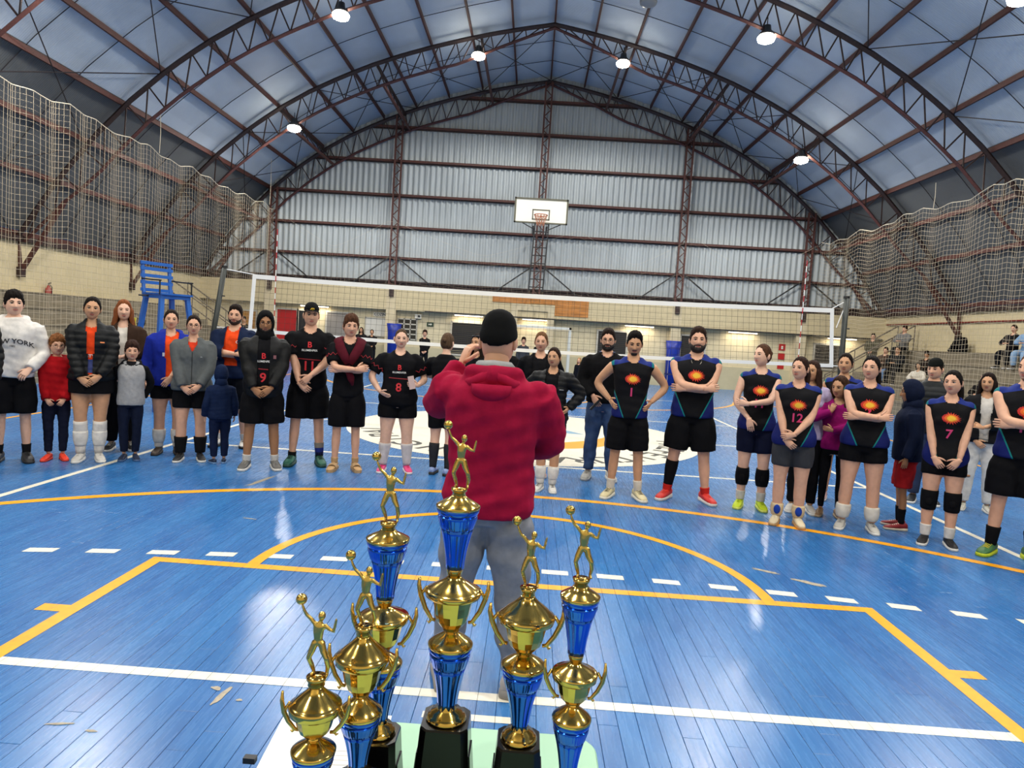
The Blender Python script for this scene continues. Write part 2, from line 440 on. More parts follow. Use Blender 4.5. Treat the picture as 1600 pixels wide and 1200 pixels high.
for i, y in enumerate(ARY):
    t = tr0 if i == 0 else copy_tree(tr0)
    t.location = (0, y, 0); tag(t, tl[i], 'roof truss', 'arched roof trusses')
# longitudinal ties between the two end trusses
for sg in (-1, 1):
    for s in (2.4, 5.8, 9.0, 11.9):
        d = truss_depth(s); p = chord_pt(s, sg, d)
        q = chord_pt(s, sg, .1)
        tie = thing('roof_tie', '%s lattice tie from the end wall truss to the next truss, %s of the ridge' % (
            {2.4: 'innermost', 5.8: 'second', 9.0: 'third', 11.9: 'outermost'}[s], 'left' if sg < 0 else 'right'), 'roof tie', group='ties between the end trusses')
        MB().bar((p[0], ARY[0], p[2]), (p[0], ARY[1], p[2]), .08).build('bottom_bar', M_RUST, tie)
        MB().bar((q[0], ARY[0], q[2]), (q[0], ARY[1], q[2]), .08).build('top_bar', M_DARKSTEEL, tie)
        m = MB()
        for k in range(8):
            ya, yb = ARY[1]+(ARY[0]-ARY[1])*k/8, ARY[1]+(ARY[0]-ARY[1])*(k+1)/8
            A, B = (p, q) if k % 2 else (q, p)
            m.bar((A[0], ya, A[2]), (B[0], yb, B[2]), .03)
        m.build('lattice', M_DARKSTEEL, tie)

# ---------------------------------------------------------------- far wall
M_CREAM = mat('cream_painted_block', '#cdbf9e', .75, bump=.12, bscale=30, var=.07, vscale=3)
M_CREAMD = mat('cream_dado_paint', '#bfb594', .7, bump=.1, bscale=30, var=.06, vscale=3)
def block_mat(name, col, scale=1.0):
    m, nt, b = new_mat(name); N = nt.nodes; L = nt.links
    tc = N.new('ShaderNodeTexCoord'); sp = N.new('ShaderNodeSeparateXYZ'); L.new(tc.outputs['Object'], sp.inputs[0])
    ad = N.new('ShaderNodeMath'); L.new(sp.outputs[0], ad.inputs[0]); L.new(sp.outputs[1], ad.inputs[1])
    cb = N.new('ShaderNodeCombineXYZ'); L.new(ad.outputs[0], cb.inputs[0]); L.new(sp.outputs[2], cb.inputs[1])
    br = N.new('ShaderNodeTexBrick'); br.inputs['Scale'].default_value = 1; br.inputs['Brick Width'].default_value = .4; br.inputs['Row Height'].default_value = .2
    br.inputs['Mortar Size'].default_value = .008; c = lin(col)
    br.inputs['Color1'].default_value = (*c, 1); br.inputs['Color2'].default_value = (*[x*.94 for x in c], 1); br.inputs['Mortar'].default_value = (*[x*.78 for x in c], 1)
    L.new(cb.outputs[0], br.inputs['Vector']); L.new(br.outputs['Color'], b.inputs['Base Color']); b.inputs['Roughness'].default_value = .7
    bp = N.new('ShaderNodeBump'); bp.inputs['Strength'].default_value = .3; bp.inputs['Distance'].default_value = .01; bp.invert = True
    L.new(br.outputs['Fac'], bp.inputs['Height']); L.new(bp.outputs[0], b.inputs['Normal'])
    return m
M_BLOCK = block_mat('cream_block_wall', '#d6c9a6')
M_BLOCKL = block_mat('cream_block_side_wall', '#cfc09a')
wall_back = thing('wall_back', 'far end wall of corrugated metal above cream painted blockwork', 'wall', kind='structure')
m = MB()
m.box(XL-.2, XR+.2, WY+.15, WY+.35, 0, 3.45); m.build('block_wall', M_BLOCK, wall_back)
MB().box(XL, XR, WY-.2, WY+.15, 2.42, 3.3).build('upper_band', M_BLOCKL, wall_back)
MB().box(XL, XR, WY+.11, WY+.149, 0, .95).build('dado_band', M_CREAMD, wall_back)
for s in (-10.85, -5.8, 5.85, 10.9):
    MB().box(s-.2, s+.2, WY-.22, WY+.14, 0, 3.3).build('pillar', M_CREAM, wall_back)
    MB().box(s-.09, s+.09, WY-.3, WY-.222, 2.95, 3.3).build('column_shoe', M_DARKSTEEL, wall_back)
def corr_mat():
    m = mat('galvanised_corrugated', '#a8b0b4', .5, metal=.15, var=.10, vscale=1.2, stretch=(6, 1, .5), spec=.4); return m
M_CORR = corr_mat()
# corrugated sheets (5 waves of 23 cm each)
pitch = .23; sw = pitch*5; x = XC-14.0
while x < XC+13.95:
    x1 = min(x+sw, XC+14.0); n = max(2, int(round((x1-x)/pitch*8))); m = MB(); v = []
    for i in range(n+1):
        xx = x+(x1-x)*i/n; ph = 2*math.pi*(xx-XC)/pitch
        yy = WY+.10-.035*max(-.75, min(.75, math.cos(ph)*1.3))
        zt = arch(min(14, abs(xx-XC)))+.3
        v += [(xx, yy, 3.25), (xx, yy, max(3.3, zt))]
    m.add(v, [(2*i, 2*i+2, 2*i+3, 2*i+1) for i in range(n)]); m.build('corrugated_sheet', M_CORR, wall_back, smooth=True)
    x = x1
def half_width(z):      # half span of the vault at height z
    return float(np.interp(-z, -ARZ, ARS))
for z in (4.55, 5.80, 7.08, 8.45, 9.8, 11.1):
    h = half_width(z)
    MB().bar((XC-h, WY-.02, z), (XC+h, WY-.02, z), .12, .09).build('girt', M_RUST, wall_back)
    m = MB()                                                   # thin dark steel angle under the girt
    m.bar((XC-h, WY+.04, z-.06), (XC+h, WY+.04, z-.06), .05, .04); m.build('girt_angle', M_DARKSTEEL, wall_back)
m = MB(); zz = 3.36
for dz in (0, .22): m.bar((XL, WY-.12, zz+dz), (XR, WY-.12, zz+dz), .08, .06)
k = 90
for i in range(k):
    a = XL+(XR-XL)*i/k; b = XL+(XR-XL)*(i+1)/k
    m.bar((a, WY-.12, zz+(.22 if i % 2 else 0)), (b, WY-.12, zz+(0 if i % 2 else .22)), .035)
m.box(XL, XR, WY-.06, WY+.1, zz-.05, zz+.25); m.build('base_girder', M_DARKSTEEL, wall_back)
def lattice_column(s):
    top = arch(abs(s))-.1; g = thing('lattice_column', '', 'steel column')
    g.parent = wall_back; del g['category']; del g['label']
    x = XC+s if abs(s) > .1 else XC-.05
    for d in (-.13, .13):
        MB().bar((x+d, WY-.22, 3.3), (x+d, WY-.22, top), .07, .07).build('chord', M_RUST, g)
    m = MB(); n = int((top-3.3)/.26)
    for i in range(n):
        z0 = 3.3+(top-3.3)*i/n; z1 = 3.3+(top-3.3)*(i+1)/n; e = 1 if i % 2 else -1
        m.bar((x-.13*e, WY-.22, z0), (x+.13*e, WY-.22, z1), .035)
    m.build('lacing', M_RUST, g)
    for e in (-1, 1):
        MB().bar((x+e*.1, WY-.2, 4.6), (x+e*1.7, WY-.16, 3.4), .05).build('knee_brace', M_BLACK, g)
for s in (-10.95, -5.95, 0, 5.7, 10.75): lattice_column(s)

# doors, shutters, windows of the far wall
M_SHUT = mat('dark_grey_louvre', '#4a443c', .6); M_SHUT2 = mat('grey_door_paint', '#85807a', .6)
M_TRIM = mat('pale_frame_paint', '#b9b4a6', .6)
WF = WY+.15
def louvre(n, x0, x1, z0, z1, label):
    r = thing('window_%d' % n, label, 'window', kind='structure')
    m = MB(); m.box(x0, x1, WF-.03, WF-.005, z0, z1); m.build('backing', M_BLACK, r)
    k = int((z1-z0)/.075)
    for i in range(k):
        z = z0+(z1-z0)*(i+.5)/k
        MB().add([(x0+.03,WF-.04,z-.03),(x1-.03,WF-.04,z-.03),(x1-.03,WF-.065,z+.03),(x0+.03,WF-.065,z+.03),
                  (x0+.03,WF-.05,z-.03),(x1-.03,WF-.05,z-.03),(x1-.03,WF-.075,z+.03),(x0+.03,WF-.075,z+.03)],
                 [(0,1,2,3),(4,5,6,7),(0,1,5,4),(2,3,7,6),(0,3,7,4),(1,2,6,5)]).build('slat', M_SHUT, r)
    m = MB(); w = .05
    m.box(x0-w, x0+.02, WF-.09, WF-.005, z0-w, z1+w); m.box(x1-.02, x1+w, WF-.09, WF-.005, z0-w, z1+w)
    m.box(x0, x1, WF-.09, WF-.005, z1-.02, z1+w); m.box(x0, x1, WF-.09, WF-.005, z0-w, z0+.02); m.build('window_frame', M_TRIM, r)
louvre(1, -3.3, -2.0, .75, 2.08, 'dark louvred opening in the far wall left of the futsal goal')
louvre(2, 2.75, 3.95, .85, 2.1, 'dark louvred opening in the far wall right of the futsal goal')
louvre(3, 6.15, 7.15, .85, 2.12, 'dark louvred opening beside the blue pad right of centre')
louvre(4, 11.6, 12.65, 1.1, 2.1, 'dark louvred opening at the right end of the far wall')
def door(n, x0, x1, z1, mt, label, handle=True, y=WF):
    r = thing('door_%d' % n, label, 'door', kind='structure')
    MB().box(x0, x1, y-.06, y-.01, .02, z1).build('door_leaf', mt, r)
    m = MB(); w = .07
    m.box(x0-w, x0, y-.09, y-.005, 0, z1+w); m.box(x1, x1+w, y-.09, y-.005, 0, z1+w); m.box(x0, x1, y-.09, y-.005, z1, z1+w); m.build('door_frame', M_TRIM, r)
    if handle: MB().tube([(x1-.12, y-.06, 1.0), (x1-.12, y-.12, 1.0), (x1-.24, y-.12, 1.0)], .012, 6).build('door_handle', M_BLACK, r)
door(1, -12.05, -11.5, 2.0, mat('ochre_door', '#a8742c', .5), 'ochre wooden door at the left end of the far wall')
door(2, -10.6, -9.78, 2.16, mat('red_door', '#a3191c', .5), 'red metal door between the net and the capped man')
door(3, -9.7, -9.35, 2.16, M_BLACK, 'dark doorway beside the red door', False)
door(4, -8.5, -7.65, 2.15, M_SHUT2, 'grey metal door left of the serving hatch')
# serving hatch and glazed window
def glazed(n, x0, x1, z0, z1, nx, nz, label, glass, frame):
    r = thing('window_%d' % n, label, 'window', kind='structure')
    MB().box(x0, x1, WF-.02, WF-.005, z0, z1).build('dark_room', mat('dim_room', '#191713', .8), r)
    for i in range(nx):
        for j in range(nz):
            a = x0+(x1-x0)*i/nx; b = x0+(x1-x0)*(i+1)/nx; c = z0+(z1-z0)*j/nz; d = z0+(z1-z0)*(j+1)/nz
            MB().box(a+.02, b-.02, WF-.045, WF-.035, c+.02, d-.02).build('pane', glass, r)
    m = MB()
    for i in range(nx+1): xx = x0+(x1-x0)*i/nx; m.box(xx-.025, xx+.025, WF-.07, WF-.01, z0-.03, z1+.03)
    for j in range(nz+1): q = z0+(z1-z0)*j/nz; m.box(x0, x1, WF-.07, WF-.01, q-.025, q+.025)
    m.build('window_frame', frame, r)
M_PANE = mat('dark_glass', '#2b2a28', .1); M_PANEL_W = mat('frosted_pane', '#cfcdc4', .4)
glazed(5, -5.55, -4.75, 1.25, 2.08, 3, 4, 'barred dark window right of the left blue pad', M_PANE, M_TRIM)
glazed(6, -6.9, -6.0, 1.3, 2.05, 1, 1, 'serving hatch with a pale blind left of the blue pad', M_PANEL_W, M_TRIM)
sgn = thing('room_sign', 'small white lettered sign over the serving hatch', 'sign', (-6.2, WF-.03, 2.2))
MB().box(-.38, .38, -.015, .015, -.09, .09).build('board', mat('sign_white', '#d8d4c6', .6), sgn)
v, f = text_data('COZINHA', .15, .004); P = np.stack([v[:, 0], np.full(len(v), -.018), v[:, 1]], 1); MB().add(P, f).build('lettering', M_BLACK, sgn)
M_WOOD = mat('orange_plywood', '#b87836', .6, var=.25, vscale=3, stretch=(.6, 1, 6))
wb = thing('plywood_sheeting', 'orange plywood strip on the far wall behind the hoop stand', 'panel')
for i, (a, b, c, d) in enumerate(((-1.66, -.1, 3.0, 3.28), (-.1, .9, 3.02, 3.28), (.9, 1.6, 2.58, 3.28), (1.6, 2.27, 2.58, 3.28))):
    MB().box(a+.004, b-.004, WY-.235, WY-.205, c, d).build('board', M_WOOD, wb)
fr = thing('cream_portal', '', 'frame'); fr.parent = wall_back; del fr['category']; del fr['label']
for q in ((-.86, -.6, 0, 2.98), (.62, .9, 0, 2.98), (-.6, .62, 2.72, 2.98)):
    MB().box(q[0], q[1], WY-.26, WY-.206 if q[2] > 1 else WY+.14, q[2], q[3]).build('beam', M_CREAM, fr)
# services: conduit, lamps under the band
tag(MB().tube([(-4.4, WY-.25, 2.43), (XR-.1, WY-.25, 2.43)], .03, 6).build('conduit_pipe', M_BLACK), 'long dark conduit along the foot of the cream band', 'pipe')
M_TUBE = mat('lit_tube', '#fff3d8', .4, emit=4)
for i, (xx, lab) in enumerate(((-2.6, 'lit tube lamp over the opening left of the goal'), (-9.0, 'lit tube lamp above the grey door'), (4.4, 'lit tube lamp right of the goal'), (8.6, 'lit tube lamp above the red fire signs'), (12.6, 'lit tube lamp at the right end of the far wall'), (.2, 'lit tube lamp behind the goal'))):
    r = thing('tube_lamp', lab, 'lamp', (xx, WY-.08, 2.40), group='tube lamps under the cream band')
    MB().box(-.62, .62, -.05, .05, -.02, .03).build('housing', M_TRIM, r)
    MB().tube([(-.58, 0, -.04), (.58, 0, -.04)], .018, 8).build('tube', M_TUBE, r)
    ld = bpy.data.lights.new('tube_light', 'AREA'); ld.shape = 'RECTANGLE'; ld.size = 1.15; ld.size_y = .05; ld.energy = 9; ld.color = (1, .86, .66)
    lo = bpy.data.objects.new('tube_light', ld); COL.objects.link(lo); lo.parent = r; lo.location = (0, 0, -.07)
# blue pads round two pillars
M_PAD = mat('blue_vinyl_pad', '#16309a', .4, var=.1)
for x, z0, z1, lab in ((-5.68, .0, 1.86, 'blue padding wrapped round the left pillar of the far wall'), (5.85, .0, 1.86, 'blue padding wrapped round the right pillar of the far wall')):
    r = thing('pillar_pad', lab, 'padding', (x, WY, 0), group='blue pillar pads')
    m = MB(); 
    m.tube([(0, -.05, .03), (0, -.05, 1.5), (0, -.05, 1.86)], [(.27, .24), (.28, .25), (.33, .29)], 14); m.build('pad', M_PAD, r, smooth=True)
    for z in (.5, 1.1, 1.6): MB().tube([(0, -.05, z-.03), (0, -.05, z+.03)], [(.29, .26)]*2, 14).build('strap', mat('pad_strap', '#0d1c5c', .5), r)
# signs
M_REDSIGN = mat('red_sign', '#b31f1c', .5)
for i, (z, lab) in enumerate(((1.88, 'upper red fire sign on the far wall'), (1.5, 'middle red fire sign on the far wall'), (1.12, 'lower red fire extinguisher plate on the far wall'))):
    r = thing('fire_sign', lab, 'sign', (10.3, WF-.01, z), group='red fire signs')
    MB().box(-.13, .13, -.02, 0, -.13, .13).build('plate', M_REDSIGN, r)
    if i == 0: 
        m = MB(); m.tube([(0, -.03, -.08), (0, -.03, .05)], .04, 8); m.build('pictogram', mat('sign_white', '#d8d4c6'), r)
r = thing('exit_sign', 'small dark green exit arrow sign left of the goal', 'sign', (-4.2, WF-.01, 1.92))
MB().box(-.14, .14, -.02, 0, -.09, .09).build('plate', mat('exit_green', '#1e3a24', .5), r)
MB().poly([(-.08,-.022,-.02),(.02,-.022,-.02),(.02,-.022,-.05),(.08,-.022,0),(.02,-.022,.05),(.02,-.022,.02),(-.08,-.022,.02)]).build('arrow', mat('sign_white', '#d8d4c6'), r)
r = thing('wall_speaker', 'small white box with dark eye high on the far wall', 'camera', (-4.7, WF-.08, 2.22))
MB().box(-.13, .13, -.08, .08, -.09, .09).build('case', mat('sign_white', '#d8d4c6'), r)
MB().tube([(.04, -.08, 0), (.04, -.1, 0)], .05, 10).build('lens', M_BLACK, r)

# ---------------------------------------------------------------- side walls, near wall, bleachers
def side_wall(name, x0, x1, lab):
    w = tag(MB().box(x0, x1, YB, WY+.3, 0, 3.5).build(name, M_BLOCKL), lab, 'wall', kind='structure')
    return w
wl = side_wall('wall_left', XL-.25, XL, 'cream block wall behind the left terraces')
wr = side_wall('wall_right', XR, XR+.25, 'cream block wall behind the right terraces')
tag(MB().box(XL-.2, XR+.2, YB-.25, YB, 0, 12.5).build('wall_front', M_BLOCK), 'plain block wall behind the photographer', 'wall', kind='structure')
for w, xx in ((wl, XL), (wr, XR)):
    sg = 1 if xx < 0 else -1
    MB().bar((xx+sg*.05, YB, 3.42), (xx+sg*.05, WY, 3.42), .16, .14).build('eave_beam', M_DARKSTEEL, w)
MB().tube([(XR-.06, YB, 3.02), (XR-.06, WY-.4, 3.02)], .025, 6).build('red_pipe', mat('red_pipe_paint', '#7c221d', .5), wr)
M_CONC = mat('weathered_concrete', '#7d7462', .85, bump=.4, bscale=12, var=.22, vscale=4, stretch=(1, .35, 3))
def terraces(name, sg, lab):
    r = thing(name, lab, 'terraces', kind='structure'); xw = XL if sg < 0 else XR
    n = 5; dep = .62; h = .40; yb0, yb1 = -3.0, 20.9
    for k in range(n):
        xo = xw-sg*dep*(n-k); z1 = h*(k+1)
        MB().box(*sorted((xo, xo+sg*dep)), yb0, yb1, 0, z1).build('step', M_CONC, r)
        MB().box(*sorted((xo-sg*.02, xo+sg*.3)), yb0, yb1, z1, z1+.03).build('nosing', M_CONC, r)
    # end stairs
    for k in range(9):
        xo = xw-sg*(dep*n)*(9-k)/9; z1 = 2.0*(k+1)/9
        MB().box(*sorted((xo, xw)), 20.92, 22.1, 2.0*k/9, z1).build('stair', M_CONC, r)
    for y in (20.95, 22.1):
        m = MB(); a = (xw-sg*3.3, y, .95); b = (xw-sg*.2, y, 2.95)
        m.tube([a, b], .028, 6); m.tube([(a[0], y, .5), (b[0], y, 2.5)], .022, 6)
        for t in np.linspace(0, 1, 5): 
            px, pz = a[0]+(b[0]-a[0])*t, a[2]+(b[2]-a[2])*t; m.tube([(px, y, max(0, pz-1.0)), (px, y, pz)], .022, 6)
        m.build('handrail', mat('grey_rail', '#6b6256', .5), r)
    return r
terraces('trim_1', -1, 'bare concrete terraces along the left wall')
terraces('trim_2', 1, 'concrete terraces with spectators along the right wall')
def extinguisher(x, y, z, lab):
    r = thing('fire_extinguisher', lab, 'extinguisher', (x, y, z))
    MB().tube([(0,0,0),(0,0,.03),(0,0,.36),(0,0,.43),(0,0,.47)], [.06,.075,.075,.045,.025], 12).build('cylinder', mat('extinguisher_red', '#a01512', .3), r, smooth=True)
    MB().tube([(0,0,.46),(0,0,.52),(.07,0,.54)], .018, 6).build('valve', M_BLACK, r)
    MB().tube([(.03,0,.5),(.1,0,.42),(.1,0,.2)], .012, 6).build('hose', M_BLACK, r)
extinguisher(XL+.1, 14.5, 1.45+.35, 'red fire extinguisher on the wall behind the white hoodie man')
M_YEL = mat('yellow_cloth', '#c9c01c', .8)
bagl = thing('sports_bag', 'yellow and black bag lying on the left terraces', 'bag', (-12.4, 16.6, 1.2))
MB().tube([(-.3,0,.16),(-.22,0,.17),(.22,0,.17),(.3,0,.16)], [(.1,.1),(.16,.15),(.16,.15),(.1,.1)], 12).build('body', M_BLACK, bagl, smooth=True)
MB().box(-.12, .14, -.19, -.13, .06, .3).build('pocket', M_YEL, bagl)
MB().tube([(-.15,0,.3),(-.08,0,.42),(.08,0,.42),(.15,0,.3)], .015, 6).build('handle', M_BLACK, bagl)

# ---------------------------------------------------------------- lamps
M_LAMP = mat('lit_lamp_glass', '#fff6e0', .3, emit=45); M_LAMPOFF = mat('unlit_lamp_glass', '#8c8f92', .3)
M_HOUS = mat('lamp_housing', '#3a3c3f', .4, metal=.6)
def lamp(x, y, z, lab, lit=True):
    r = thing('high_bay_lamp', lab, 'lamp', (x, y, z), group='high bay lamps')
    MB().lathe([(.03,.24),(.09,.22),(.11,.1),(.17,.04),(.19,.0),(.18,-.03)], 20).build('housing', M_HOUS, r, smooth=True)
    MB().lathe([(.01,-.03),(.19,-.035),(.225,-.09),(.20,-.16),(.11,-.20),(.01,-.21)], 20).build('lens', M_LAMP if lit else M_LAMPOFF, r, smooth=True)
    MB().tube([(0,0,.22),(0,0,.42)], .012, 6).build('hanger', M_BLACK, r)
    if lit:
        ld = bpy.data.lights.new('lamp_light', 'SPOT'); ld.spot_size = math.radians(168); ld.spot_blend = .35; ld.shadow_soft_size = .2; ld.energy = LAMP_W; ld.color = (1, .965, .90)
        lo = bpy.data.objects.new('lamp_light', ld); COL.objects.link(lo); lo.parent = r; lo.location = (0, 0, -.30)
for (s, z, lab) in ((-2.3,10.85,'lit lamp left of the ridge on the truss nearest the far wall'), (2.45,10.85,'lit lamp right of the ridge on the truss nearest the far wall'),
                    (-8.32,8.2,'lit lamp low on the left side of the truss nearest the far wall'), (8.48,8.08,'lit lamp low on the right side of the truss nearest the far wall')):
    lamp(s, 18.6, z, lab)
for (s, z, lab) in ((-5.38,9.68,'lit lamp on the left half of the second truss, at the top edge'), (5.48,9.65,'lit lamp on the right half of the second truss')):
    lamp(s, 13.5, z, lab)
lamp(2.45, 13.5, 10.4, 'unlit grey lamp by the ridge at the top edge', False)
for y, xs, tn in ((8.4, (-2.4, 2.4, -8.4, 8.4), 'third truss from the far wall'), (3.3, (-5.4, 5.4), 'fourth truss from the far wall'), (-1.8, (-2.4, 2.4, -8.4, 8.4), 'truss over the prize table'), (-6.9, (-5.4, 5.4), 'truss nearest the near wall')):
    for x in xs: lamp(x, y, arch(abs(x-XC))-.85, 'lit lamp %s %s of the ridge on the %s' % ('low down' if abs(x) > 6 else 'high up', 'left' if x < 0 else 'right', tn))
# ================================================================== NETS AND COURT EQUIPMENT
M_CORD = mat('cream_net_cord', '#b9ab92', .8); M_CORDT = mat('net_head_rope', '#cfc4ac', .8)
M_VNET = mat('dark_net_cord', '#3a3730', .8); M_TAPE = mat('white_net_tape', '#e9e9e6', .6)
def thread_tubes(m, P, r):
    """3-sided tubes, cheap"""
    m.tube(P, r, 3, cap=False)
def safety_net(name, lab, xf, y0, y1, ztop, zbot, cell=.125, rad=.0034, xsign=1, sag=.11, pole=1.25, along='y', seedv=1):
    g = np.random.default_rng(seedv)
    nu = int((y1-y0)/cell); nv = int((ztop-zbot)/cell)
    uu = np.linspace(y0, y1, nu+1)
    hooks = [y0]
    while hooks[-1] < y1-.4: hooks.append(hooks[-1]+pole*g.uniform(.55, 1.35))
    hooks[-1] = y1; hooks = V(hooks)
    idx = np.clip(np.searchsorted(hooks, uu, side='right')-1, 0, len(hooks)-2)
    fr = (uu-hooks[idx])/(hooks[idx+1]-hooks[idx]); L = hooks[idx+1]-hooks[idx]
    drop = sag*4*fr*(1-fr)*np.clip(L/1.4, .3, 1.3)
    hz = g.uniform(-.08, .08, len(hooks)); top = ztop+hz[idx]*(1-fr)+hz[idx+1]*fr-drop
    bunch = .5*np.sin(2*math.pi*fr)*.18*L
    G = np.zeros((nu+1, nv+1, 3))
    for j in range(nv+1):
        t = j/nv
        z = top+(zbot-top)*t
        yv = uu+bunch*(1-t*.5)
        xv = xf+.07*np.sin(uu*2.1+1.3*t)*t*(1-t*.3)+.035*np.sin(uu*5.3+2*t)*(.3+.7*t)
        G[:, j] = np.stack([xv, yv, z], 1) if along == 'y' else np.stack([yv, xv, z], 1)
    r = thing(name, lab, 'net')
    m = MB()
    for i in range(0, nu+1): thread_tubes(m, G[i, ::3] if (nv % 3 == 0) else np.concatenate([G[i, ::3], G[i, -1:]]), rad)
    for j in range(1, nv+1): thread_tubes(m, G[:, j], rad)
    o = m.build('netting', M_CORD, r); o['kind'] = 'stuff'
    MB().tube(G[:, 0], .011 if along == 'y' else .003, 4).build('head_rope', M_CORDT, r)
    return r
safety_net('safety_net', 'tall cream safety net hanging along the left side of the court', -10.35, 3.0, 22.3, 6.05, .04, seedv=3)
safety_net('safety_net', 'tall cream safety net hanging along the right side of the court', 10.9, 3.0, 22.3, 5.95, .04, seedv=5)
safety_net('safety_net', 'thin net sagging across the far end before the corrugated wall', 22.4, -10.2, 10.8, 5.9, 2.4, cell=.2, rad=.0016, along='x', sag=.9, pole=5.5, seedv=8)

for (x, y, z0, z1, lab) in ((-10.35, 21.9, 6.1, 8.0, 'thin white rope hanging above the far left net corner'), (-10.35, 14.1, 6.0, 7.1, 'thin white rope hanging above the middle of the left net'), (10.9, 15.0, 5.9, 6.6, 'thin white rope hanging above the right net')):
    r = tag(MB().tube([(x, y, z0), (x+.02, y, (z0+z1)/2), (x, y, z1)], .008, 5).build('hanging_rope', M_CORDT), lab, 'rope', 'net ropes')
# volleyball net
vn = thing('volleyball_net', 'volleyball net with white tapes stretched across the court', 'net', (0, NY, 0))
ZT, XA, XB = 2.45, -4.83, 5.12
def vx(t, z): return XA+(XB-XA)*t+((-.05 if t < .5 else .08)*(ZT-z))*abs(2*t-1)
def vz(t): return ZT-.10*4*t*(1-t)*.6+.02*t
m = MB()
N = 100
for i in range(N+1):
    t = i/N; m.tube([(vx(t, vz(t)), 0, vz(t)), (vx(t, vz(t)-1.0), 0, vz(t)-1.0)], .0022, 3, cap=False)
for k in range(1, 10):
    m.tube([(vx(t, vz(t)-k*.1), 0, vz(t)-k*.1) for t in np.linspace(0, 1, 21)], .0022, 3, cap=False)
o = m.build('mesh', M_VNET, vn); o['kind'] = 'stuff'
def tape(za, zb, name):
    m = MB(); ts = np.linspace(0, 1, 31); v = []
    for t in ts:
        for d, y in ((za, -.006), (zb, -.006), (zb, .006), (za, .006)): v.append((vx(t, vz(t)-d), y, vz(t)-d))
    f = []
    for i in range(30):
        for j in range(4): f.append((i*4+j, i*4+(j+1) % 4, i*4+4+(j+1) % 4, i*4+4+j))
    m.add(v, f); m.build(name, M_TAPE, vn)
tape(-.005, .07, 'top_tape'); tape(.94, 1.0, 'bottom_tape')
for t in (0, 1):
    s = .03
    MB().add([(vx(t, vz(t))-s,-.008,vz(t)),(vx(t, vz(t))+s,-.008,vz(t)),(vx(t, vz(t)-1)+s,-.008,vz(t)-1),(vx(t, vz(t)-1)-s,-.008,vz(t)-1),
              (vx(t, vz(t))-s,.008,vz(t)),(vx(t, vz(t))+s,.008,vz(t)),(vx(t, vz(t)-1)+s,.008,vz(t)-1),(vx(t, vz(t)-1)-s,.008,vz(t)-1)],
             [(0,1,2,3),(4,5,6,7),(0,1,5,4),(1,2,6,5),(2,3,7,6),(3,0,4,7)]).build('side_tape', M_TAPE, vn)
for a, b in (((-5.38,0,2.52),(XA,0,ZT)), ((-5.5,0,1.5),(XA-.04,0,ZT-.95)), ((5.36,0,2.62),(XB,0,ZT+.02)), ((5.36,0,1.5),(XB+.08,0,ZT-.95)), ((5.36,0,2.62),(5.22,0,2.15))):
    MB().tube([a, b], .008, 5).build('tension_cord', M_TAPE, vn)
M_POST = mat('post_dark_green', '#1d2420', .5)
for xb, xt, zt, lab in ((-5.72, -5.36, 2.56, 'dark steel net post beside the bearded man in navy'), (5.38, 5.345, 2.68, 'dark steel net post on the right of the court')):
    r = thing('net_post', lab, 'post', (xb, NY, 0), group='volleyball net posts')
    MB().tube([(0,0,0),(xt-xb,0,zt)], .045, 12).build('pole', M_POST, r, smooth=True)
    MB().tube([(xt-xb,0,zt-.03),(xt-xb,0,zt+.012)], .05, 12).build('cap', M_BLACK, r)
    MB().lathe([(.01,.012),(.11,.012),(.12,0)], 14).build('floor_plate', M_POST, r)
    MB().tube([((xt-xb)*.8,0,zt*.8),((xt-xb)*.8+.09,0,zt*.8)], .012, 6).build('winch_hook', M_BLACK, r)
M_ANTR = mat('antenna_red', '#b21f2b', .5)
for x, lab in ((-4.45, 'red and white antenna at the left end of the net'), (4.62, 'red and white antenna at the right end of the net')):
    r = thing('net_antenna', lab, 'antenna', (x, NY-.02, 0), group='net antennas')
    for k in range(18):
        z = 1.45+k*.1
        MB().tube([(0,0,z),(0,0,z+.1)], .008, 6).build('band', M_ANTR if k % 2 else M_TAPE, r)

# referee chair
M_BLUEP = mat('blue_chair_paint', '#1c5aa8', .4)
rc = thing('referee_chair', 'tall blue wooden referee chair behind the left net post', 'chair', (-6.42, NY+.1, 0), math.radians(62))
for sx in (-1, 1):
    for sy in (-1, 1):
        MB().bar((sx*.44, sy*.42, 0), (sx*.24, sy*.22, 1.98), .075, .06).build('leg', M_BLUEP, rc)
for z in (.45, .85, 1.25):
    k = .44-.2*z/1.98
    MB().bar((-k, -.42+.2*z/1.98, z), (k, -.42+.2*z/1.98, z), .05, .04).build('rung', M_BLUEP, rc)
MB().bar((-.37, .3, .7), (.37, .3, .7), .03).build('rear_stretcher', M_BLACK, rc)
for s in (-1, 1): MB().bar((s*.36, -.33, .95), (s*.36, .33, .95), .025).build('side_stretcher', M_BLACK, rc)
for i in range(4): MB().box(-.30, .30, -.30+i*.145, -.30+i*.145+.125, 2.0, 2.03).build('seat_slat', M_BLUEP, rc)
MB().box(-.28, .28, -.26, .26, 1.94, 2.0).build('seat_frame', M_BLUEP, rc)
for s in (-1, 1): MB().bar((s*.25, .27, 1.95), (s*.25, .34, 2.56), .05, .04).build('back_post', M_BLUEP, rc)
for i, z in enumerate((2.08, 2.21, 2.33, 2.45, 2.55)): MB().box(-.30, .30, .27+.05*(z-2)+.0, .30+.05*(z-2), z-.028, z+.028).build('back_slat', M_BLUEP, rc)
